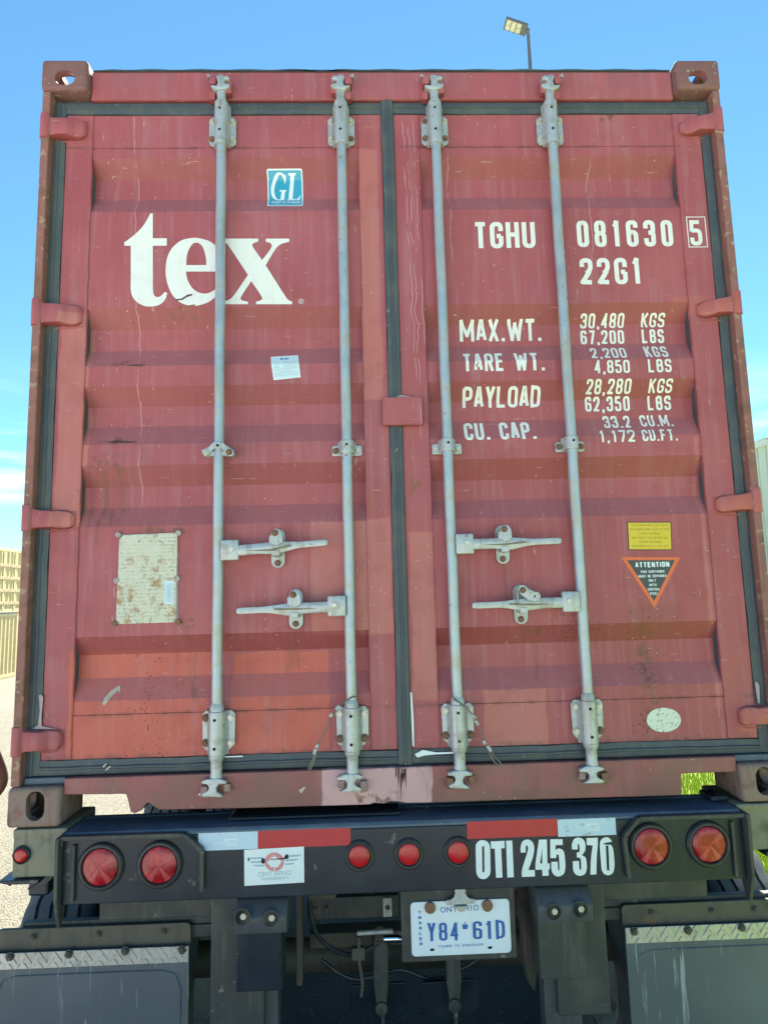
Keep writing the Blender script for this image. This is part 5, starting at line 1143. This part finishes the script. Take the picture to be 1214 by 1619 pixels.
AZ = -1.2+.505; wl = None
for yc in (.63, 1.88):
    for xc in (-1.165, -.845, .845, 1.165):
        if wl is None: wl = wheel(xc, yc, AZ); w0 = (xc, yc)
        else: copyto(wl, (xc-w0[0], yc-w0[1], 0))
    MB().tube([(-.98, yc, AZ), (.98, yc, AZ)], .062, 20).build('axle', 'brown', TR, smooth=True)
    for s in (-1, 1):
        MB().box(min(s*.50, s*.58), max(s*.50, s*.58), yc-.5, yc+.5, AZ+.12, AZ+.17).build('leaf_spring', 'brown', TR, bevel=.004)
        MB().box(min(s*.44, s*.60), max(s*.44, s*.60), yc-.62, yc-.50, AZ+.10, -.2).build('spring_hanger', 'blackdusty', TR, bevel=.005)
# brake gear on the rear axle: chambers, slack adjusters, camshaft brackets
def brake(x, wide=True):
    MB().tube([(x, .32, -.55), (x, .45, -.55)], .030, 16).build('brake_chamber', 'brown', TR, bevel=.003, smooth=True)
    a, b = P(0, 0, .3), None
    MB().prism([(x-.024, -.47), (x+.022, -.47), (x+.024, -.62), (x+.014, -.705), (x-.004, -.74), (x-.020, -.705), (x-.030, -.62)], .28, .325).build('slack_adjuster', 'blackdusty', TR, bevel=.007, smooth=True)
    MB().tube([(x-.004, .27, -.700), (x-.004, .33, -.700)], .021, 16).build('adjuster_bush', 'blackdusty', TR, bevel=.003, smooth=True)
    MB().prism([(x-.006, -.72), (x+.006, -.72), (x+.007, -.86), (x-.005, -.86)], .285, .300).build('push_rod', 'blackdusty', TR, bevel=.002)
    for s in (-1, 1): MB().prism([(x+s*.010, -.765), (x+s*.022, -.79), (x+s*.020, -.835), (x+s*.008, -.85)], .30, .33).build('return_clip', 'black', TR, bevel=.002)
    if wide: MB().prism([(x-.11, -.66), (x-.11, -.755), (x-.04, -.775), (x-.01, -.765), (x+.03, -.775), (x+.085, -.75), (x+.085, -.655)], .34, .352).build('cam_bracket', 'black', TR, bevel=.003)
brake(-.085); brake(.162)
MB().tube([(-.165, .24, -.445), (-.045, .24, -.442)], .0075, 10).build('brake_pin', 'galv', TR, smooth=True); MB().tube([(-.160, .24, -.455), (-.160, .24, -.53), (-.150, .24, -.60), (-.155, .24, -.64)], .006, 10).build('brake_link', 'brown', TR, smooth=True)
MB().box(-.185, -.140, .235, .262, -.53, -.49).build('link_clevis', 'brown', TR, bevel=.004)
MB().tube([(-.05, .24, -.445), (-.075, .24, -.455), (-.08, .24, -.475), (-.11, .24, -.478)], .005, 8).build('brake_hook', 'brown', TR, smooth=True)
MB().box(-.34, .02, .42, .50, -.575, -.525).build('cross_beam', 'brown', TR, bevel=.004)
MB().prism([(.385, -.24), (.44, -.24), (.44, -.52), (.415, -.63), (.395, -.60), (.385, -.52)], .20, .26).build('frame_gusset', 'brown', TR, bevel=.006)
# air hoses, wiring and brake chamber cans
M['hose'] = grunge('black_air_hose', (.015, .017, .02), .45, amt=.3)
M['hosered'] = grunge('dirty_red_hose', (.16, .035, .03), .5, amt=.5)
for k, pts in enumerate(([(-.33, .30, -.36), (-.30, .27, -.46), (-.20, .26, -.52), (-.10, .28, -.50), (-.085, .30, -.47)], [(.17, .33, -.34), (.20, .30, -.50), (.30, .29, -.56), (.37, .32, -.50), (.40, .36, -.38)],
                         [(-.34, .29, -.25), (-.20, .27, -.30), (-.05, .275, -.29), (.10, .28, -.27), (.34, .29, -.25)], [(-.30, .40, -.60), (-.18, .38, -.66), (-.02, .37, -.63), (.12, .38, -.67), (.34, .40, -.58)])):
    P_ = [Vector(p) for p in pts]; q_ = []
    for i in range(len(P_)-1):
        a, b, c2, d = P_[max(i-1, 0)], P_[i], P_[i+1], P_[min(i+2, len(P_)-1)]
        for j in range(5): t = j/5; q_.append(.5*((2*b)+(-a+c2)*t+(2*a-5*b+4*c2-d)*t*t+(-a+3*b-3*c2+d)*t**3))
    q_.append(P_[-1]); MB().tube(q_, .0075 if k != 2 else .005, 8).build('air_hose', 'hosered' if k == 1 else 'hose', TR, smooth=True)
for x in (): MB().tube([(x, .36, -.60), (x, .372, -.60), (x, .372, -.60), (x, .43, -.60), (x, .43, -.60), (x, .46, -.60)], [.050, .078, .083, .083, .078, .045], 24).build('brake_chamber', 'blackdusty', TR, smooth=True)
for x, z in ((-.31, -.39), (-.27, -.39), (-.06, -.39), (-.29, -.30), (.40, -.30), (.41, -.36)): bolt(x, z, .30 if z < -.35 and x < 0 else (.28 if x < 0 else .20), TR, .0095, 'dbolt')
MB().box(-.075, -.045, .292, .2995, -.42, -.36).build('wire_clip', 'galv', TR)
# twist-lock levers at the rear corners
tw_ = MB().tube([P(14, 1398, .10), P(28, 1384, .10), P(38, 1379, .10), P(60, 1377, .12)], .0085, 12).build('twist_lock_handle', 'black', TR, smooth=True)
MB().box(P(50, 1372, .12).x, P(82, 1372, .12).x, .10, .16, -.235, -.16).build('lock_housing', 'black', TR, bevel=.008)
MB().prism([(P(*a, .09).x, P(*a, .09).z) for a in ((62, 1397), (84, 1373), (90, 1375), (90, 1382), (68, 1403))], .085, .092).build('lock_link', 'blackdusty', TR, bevel=.001)
MB().tube([P(45, 1406, .09), P(60, 1394, .09)], .0040, 8).build('lock_pin', 'blackdusty', TR, smooth=True)
MB().prism([(P(*a, .09).x, P(*a, .09).z) for a in ((1189, 1331), (1214, 1346), (1240, 1362), (1240, 1370), (1214, 1354), (1189, 1337))], .085, .092).build('lock_link', 'olive', TR, bevel=.001)

# ================================================================== BACKGROUND
# stacked beige containers, far left
def far_container(x, y, z, label, doors_side):
    t = empty('shipping_container', (x, y, z+GZ), label, 'container', 'beige shipping containers stacked on the lot')
    L_, w_ = 6.06, 2.44; h = 2.59
    # local frame: end wall faces -y, long side towards +x
    X0, X1, Y0, Y1 = x-w_/2, x+w_/2, y, y+L_
    MB().box(X0+.06, X1-.06, Y0+.06, Y1-.06, z+.1, z+h-.03).build('container_wall', 'beige', t)
    fr_ = MB()
    for a in (X0, X1-.14):
        for b in (Y0, Y1-.14): fr_.box(a, a+.14, b, b+.14, z, z+h)
    fr_.box(X0+.14, X1-.14, Y0, Y0+.10, z+.02, z+.16).box(X0+.14, X1-.14, Y0, Y0+.10, z+h-.14, z+h-.01).box(X1-.10, X1, Y0+.14, Y1-.14, z+.02, z+.16).box(X1-.10, X1, Y0+.14, Y1-.14, z+h-.12, z+h-.01)
    fr_.box(X0, X0+.10, Y0+.14, Y1-.14, z+.02, z+.16).box(X0, X0+.10, Y0+.14, Y1-.14, z+h-.12, z+h-.01)
    fr_.build('frame', 'beige', t, bevel=.01)
    if doors_side:
        for k in range(2):
            dx0 = X0+.16+k*1.07
            d = MB().box(dx0, dx0+1.04, Y0+.02, Y0+.06, z+.17, z+h-.15).build('container_door', 'beige', t, bevel=.01)
            for r_ in range(5): MB().box(dx0+.06, dx0+.98, Y0-.012, Y0+.0195, z+.28+r_*.46, z+.50+r_*.46).build('door_rib', 'beige', d, bevel=.01)
            for q in (.28, .78):
                MB().tube([(dx0+q, Y0-.05, z+.1), (dx0+q, Y0-.05, z+h-.08)], .022, 8).build('locking_rod', 'beige', d)
                for zz_ in (.5, 1.2, 1.6, 2.2): MB().box(dx0+q-.08, dx0+q+.08, Y0-.06, Y0-.012, z+zz_, z+zz_+.07).build('rod_bracket', 'beige', d)
    else:
        m = MB(); n_ = 9; k = 0; Lx = (X1-X0-.28)/n_
        for i in range(n_):
            for t_, o_ in ((0, .0), (.3, .0), (.45, .09), (.8, .09)):
                xx = X0+.14+(i+t_)*Lx; m.v += [Vector((xx, Y0+.005+o_, z+.16)), Vector((xx, Y0+.005+o_, z+h-.14))]
                if k: m.f.append([2*k-2, 2*k, 2*k+1, 2*k-1])
                k += 1
        m.build('corrugated_end', 'beige', t)
    sdm = corr_x(X1-.005, Y0+.14, Y1-.14, z+.16, z+h-.12, -.04, 20); sdm.build('side_panel', 'beige', t)
    return t
GB = -1.2-.90
BX, BY = -15.80, 20.2
def rotz(o, a): o.rotation_euler.z = a
ca = far_container(BX, BY, GB, 'beige container with plain corrugated side, lower one of the stack at the left edge', False)
cb = far_container(BX+.05, BY, GB+2.6, 'beige container with banded side, upper one of the stack at the left edge', True)
for k in range(4):
    z_ = GB+2.6+.34+k*.50; b_ = MB()
    for j in range(14): y_ = BY+.20+j*.41; b_.box(BX+1.268, BX+1.30, y_, y_+.39, z_, z_+.11)
    b_.build('side_band', 'beigedark', cb, bevel=.004)
for k in range(7): MB().box(BX+1.24, BX+1.285, BY+.3+k*.86, BY+.42+k*.86, GB+2.75, GB+5.05).build('side_post', 'beige', cb, bevel=.005)
bl = empty('shipping_container', (-21.5, 38, -.9), 'dark blue container far behind the beige stack', 'container')
MB().box(-23.0, -20.1, 38.05, 44, -2.1, .45).build('container_wall', 'bluec', bl, bevel=.02)
f_ = MB()
for i in range(10): f_.box(-22.9+i*.3, -22.75+i*.3, 38.0, 38.05, -2.05, .4)
f_.build('corrugated_end', 'bluec', bl)
# white metal building, right edge
wb = empty('metal_building', (18, 19, 0), 'white metal clad building with a pale roof trim at the right edge', 'building')
bx0, by0, bh0 = 12.35, 20.0, 6.45-1.2
# eave at the left corner, roof rises to the right
gable = [(bx0, -1.2), (bx0+16, -1.2), (bx0+16, bh0), (bx0+8, bh0+2.6), (bx0, bh0)]
MB().prism(gable, by0+.05, by0+24).build('wall', 'cladding', wb)
rb = MB()
for i in range(52):
    x = bx0+.05+i*.305; top = bh0+2.6*(1-abs(x-(bx0+8))/8)-.12
    rb.box(x, x+.05, by0, by0+.049, -1.15, top)
rb = rb.build('cladding_rib', 'cladding', wb)
for s in (-1, 1):
    a, b = (bx0-.15, bh0-.02), (bx0+8, bh0+2.63)
    if s > 0: a, b = (bx0+16.15, bh0-.02), (bx0+8, bh0+2.63)
    q = ribbon([a, b], .26, False)[0]; MB().prism([tuple(k) for k in q], by0-.12, by0+24.1).build('roof_trim', 'trim', wb)
# light pole behind the container
d_ = 16.0; lx, ly = CAM.x+.2965*d_, CAM.y+d_; ltop = CAM.z+.953*d_
lpz = empty('light_pole', (lx, ly, 0), 'dark grey light pole with a tilted flat lamp head behind the container', 'street lamp')
MB().tube([(lx, ly, -1.2), (lx, ly, ltop-.62)], [.085, .048], 16).build('pole', 'lampgrey', lpz, smooth=True)
MB().tube([(lx, ly, ltop-.62), (lx, ly, ltop-.15), (lx-.03, ly-.02, ltop-.05)], [.045, .045, .05], 12).build('pole_top', 'lampgrey', lpz, smooth=True)
hd_ = bmesh.new()
def headbox(x0, x1, y0, y1, z0, z1): return MB().box(x0, x1, y0, y1, z0, z1)
def tilt_pts(mb):
    Rm = Matrix.Rotation(R(21), 3, 'Y') @ Matrix.Rotation(R(-14), 3, 'X'); piv = Vector((lx, ly, ltop-.05))
    mb.v = [piv+Rm @ v for v in mb.v]; return mb
tilt_pts(MB().box(-.68, -.05, -.155, .155, .0, .085)).build('lamp_head', 'lampgrey', lpz, bevel=.015)
for k in range(3): tilt_pts(MB().box(-.63+k*.145, -.63+k*.145+.125, -.125, .125, -.008, .001)).build('lamp_lens', 'led', lpz, bevel=.003)
tilt_pts(MB().box(-.10, .03, -.06, .06, .01, .06)).build('lamp_arm', 'lampgrey', lpz, bevel=.01)

# ------------------------------------------------------------------ person at the left edge, hand on hip
def skinned(name, pts, edges, radii, mat, parent, root=0, sub=2):
    me = bpy.data.meshes.new(name); me.from_pydata([tuple(p) for p in pts], edges, []); o = bpy.data.objects.new(name, me); scene.collection.objects.link(o)
    o.modifiers.new('s', 'SKIN'); sk = me.skin_vertices[0].data
    for i, r_ in enumerate(radii): sk[i].radius = r_ if isinstance(r_, tuple) else (r_, r_); sk[i].use_root = (i == root)
    sb = o.modifiers.new('u', 'SUBSURF'); sb.levels = sub; sb.render_levels = sub
    bpy.context.view_layer.update(); m2 = bpy.data.meshes.new_from_object(o.evaluated_get(bpy.context.evaluated_depsgraph_get())); bpy.data.objects.remove(o)
    m2.materials.append(M[mat]) if not m2.materials else None
    for p in m2.polygons: p.use_smooth = True
    q = bpy.data.objects.new(name, m2); scene.collection.objects.link(q); q.parent = parent; return q
EX = CAM.x-.5160*2.8; EY = CAM.y+2.8     # elbow tip
PX, PY = EX-.34, EY+.02
pe = empty('person', (PX, PY, 0), 'person in a pale shirt and dark trousers standing beside the container, elbow bent out', 'person')
bp_ = [(0, 0, .96), (0, 0, 1.10), (0, 0, 1.28), (0, 0, 1.42), (0, 0, 1.52), (0, .0, 1.60), (0, -.015, 1.70), (0, 0, 1.77),
       (.17, 0, 1.43), (.30, .02, 1.16), (.16, -.09, 1.02), (.11, -.10, 1.00), (-.17, 0, 1.43), (-.21, .0, 1.14), (-.20, -.06, .90), (-.20, -.07, .84),
       (.09, 0, .90), (.10, 0, .50), (.11, .03, .09), (.12, -.09, .045), (-.09, 0, .90), (-.11, 0, .50), (-.13, .03, .09), (-.14, -.09, .045)]
be = [(0, 1), (1, 2), (2, 3), (3, 4), (4, 5), (5, 6), (6, 7), (3, 8), (8, 9), (9, 10), (10, 11), (3, 12), (12, 13), (13, 14), (14, 15), (0, 16), (16, 17), (17, 18), (18, 19), (0, 20), (20, 21), (21, 22), (22, 23)]
br = [(.14, .10), (.13, .095), (.15, .11), (.13, .09), .055, .06, (.075, .092), (.05, .065), .055, .044, .032, .028, .055, .042, .030, .030, .088, .062, .042, .035, .088, .062, .042, .035]
body = skinned('body', bp_, be, br, 'skin', pe)
# fingers and thumb
for hx, hy, hz, dx, dz in ((.11, -.10, 1.0, -.9, -.35), (-.20, -.07, .84, 0, -1)):
    for k in range(4):
        a = Vector((hx, hy, hz)); off = Vector((0, -.022+.015*k, 0)); dv = Vector((dx, .05*k-.08, dz)).normalized(); ln = (.075, .085, .08, .065)[k]
        pts = [a+off*.8, a+off+dv*ln*.5, a+off+dv*ln*.8+Vector((.004, 0, -.008)), a+off+dv*ln+Vector((.01, 0, -.018))]
        skinned('finger', pts, [(0, 1), (1, 2), (2, 3)], [.011, .0095, .0085, .0075], 'skin', pe, sub=1)
    pts = [Vector((hx, hy-.02, hz+.02)), Vector((hx, hy-.05, hz+.005)), Vector((hx-.01, hy-.07, hz-.015))]
    skinned('thumb', pts, [(0, 1), (1, 2)], [.013, .011, .009], 'skin', pe, sub=1)
sp_ = [(0, 0, .93), (0, 0, 1.08), (0, 0, 1.28), (0, 0, 1.43), (0, 0, 1.49), (.18, 0, 1.435), (.235, .01, 1.31), (-.18, 0, 1.435), (-.20, 0, 1.30)]
skinned('shirt', sp_, [(0, 1), (1, 2), (2, 3), (3, 4), (3, 5), (5, 6), (3, 7), (7, 8)], [(.178, .13), (.155, .115), (.168, .125), (.15, .105), (.07, .07), .072, .066, .072, .066], 'shirt', pe)
tp_ = [(0, 0, 1.0), (0, 0, .93), (.095, 0, .86), (.10, 0, .50), (.11, .03, .12), (-.095, 0, .86), (-.11, 0, .50), (-.13, .03, .12)]
skinned('trousers', tp_, [(0, 1), (1, 2), (2, 3), (3, 4), (1, 5), (5, 6), (6, 7)], [(.15, .11), (.155, .12), .10, .078, .062, .10, .078, .062], 'trouser', pe)
for bx_ in (.115, -.135): skinned('boot', [(bx_, .04, .05), (bx_, -.05, .045), (bx_, -.14, .035), (bx_, .03, .14)], [(0, 1), (1, 2), (0, 3)], [.05, .048, .036, .05], 'boot', pe)
skinned('hair', [(0, .02, 1.70), (0, .015, 1.76), (0, -.03, 1.795)], [(0, 1), (1, 2)], [(.078, .085), (.08, .09), (.06, .05)], 'hair', pe)
nose = skinned('nose', [(0, -.10, 1.705), (0, -.118, 1.685)], [(0, 1)], [.010, .013], 'skin', pe, sub=1)
for s in (-1, 1):
    skinned('ear', [(s*.078, .0, 1.72), (s*.080, .0, 1.68)], [(0, 1)], [(.008, .018), (.007, .012)], 'skin', pe, sub=1)
    skinned('eye', [(s*.03, -.094, 1.715), (s*.034, -.096, 1.715)], [(0, 1)], [.009, .009], 'plainwhite', pe, sub=1)
skinned('mouth', [(-.022, -.098, 1.652), (.022, -.098, 1.652)], [(0, 1)], [.006, .006], 'logo_pink', pe, sub=1)
pe.rotation_euler.z = R(0)
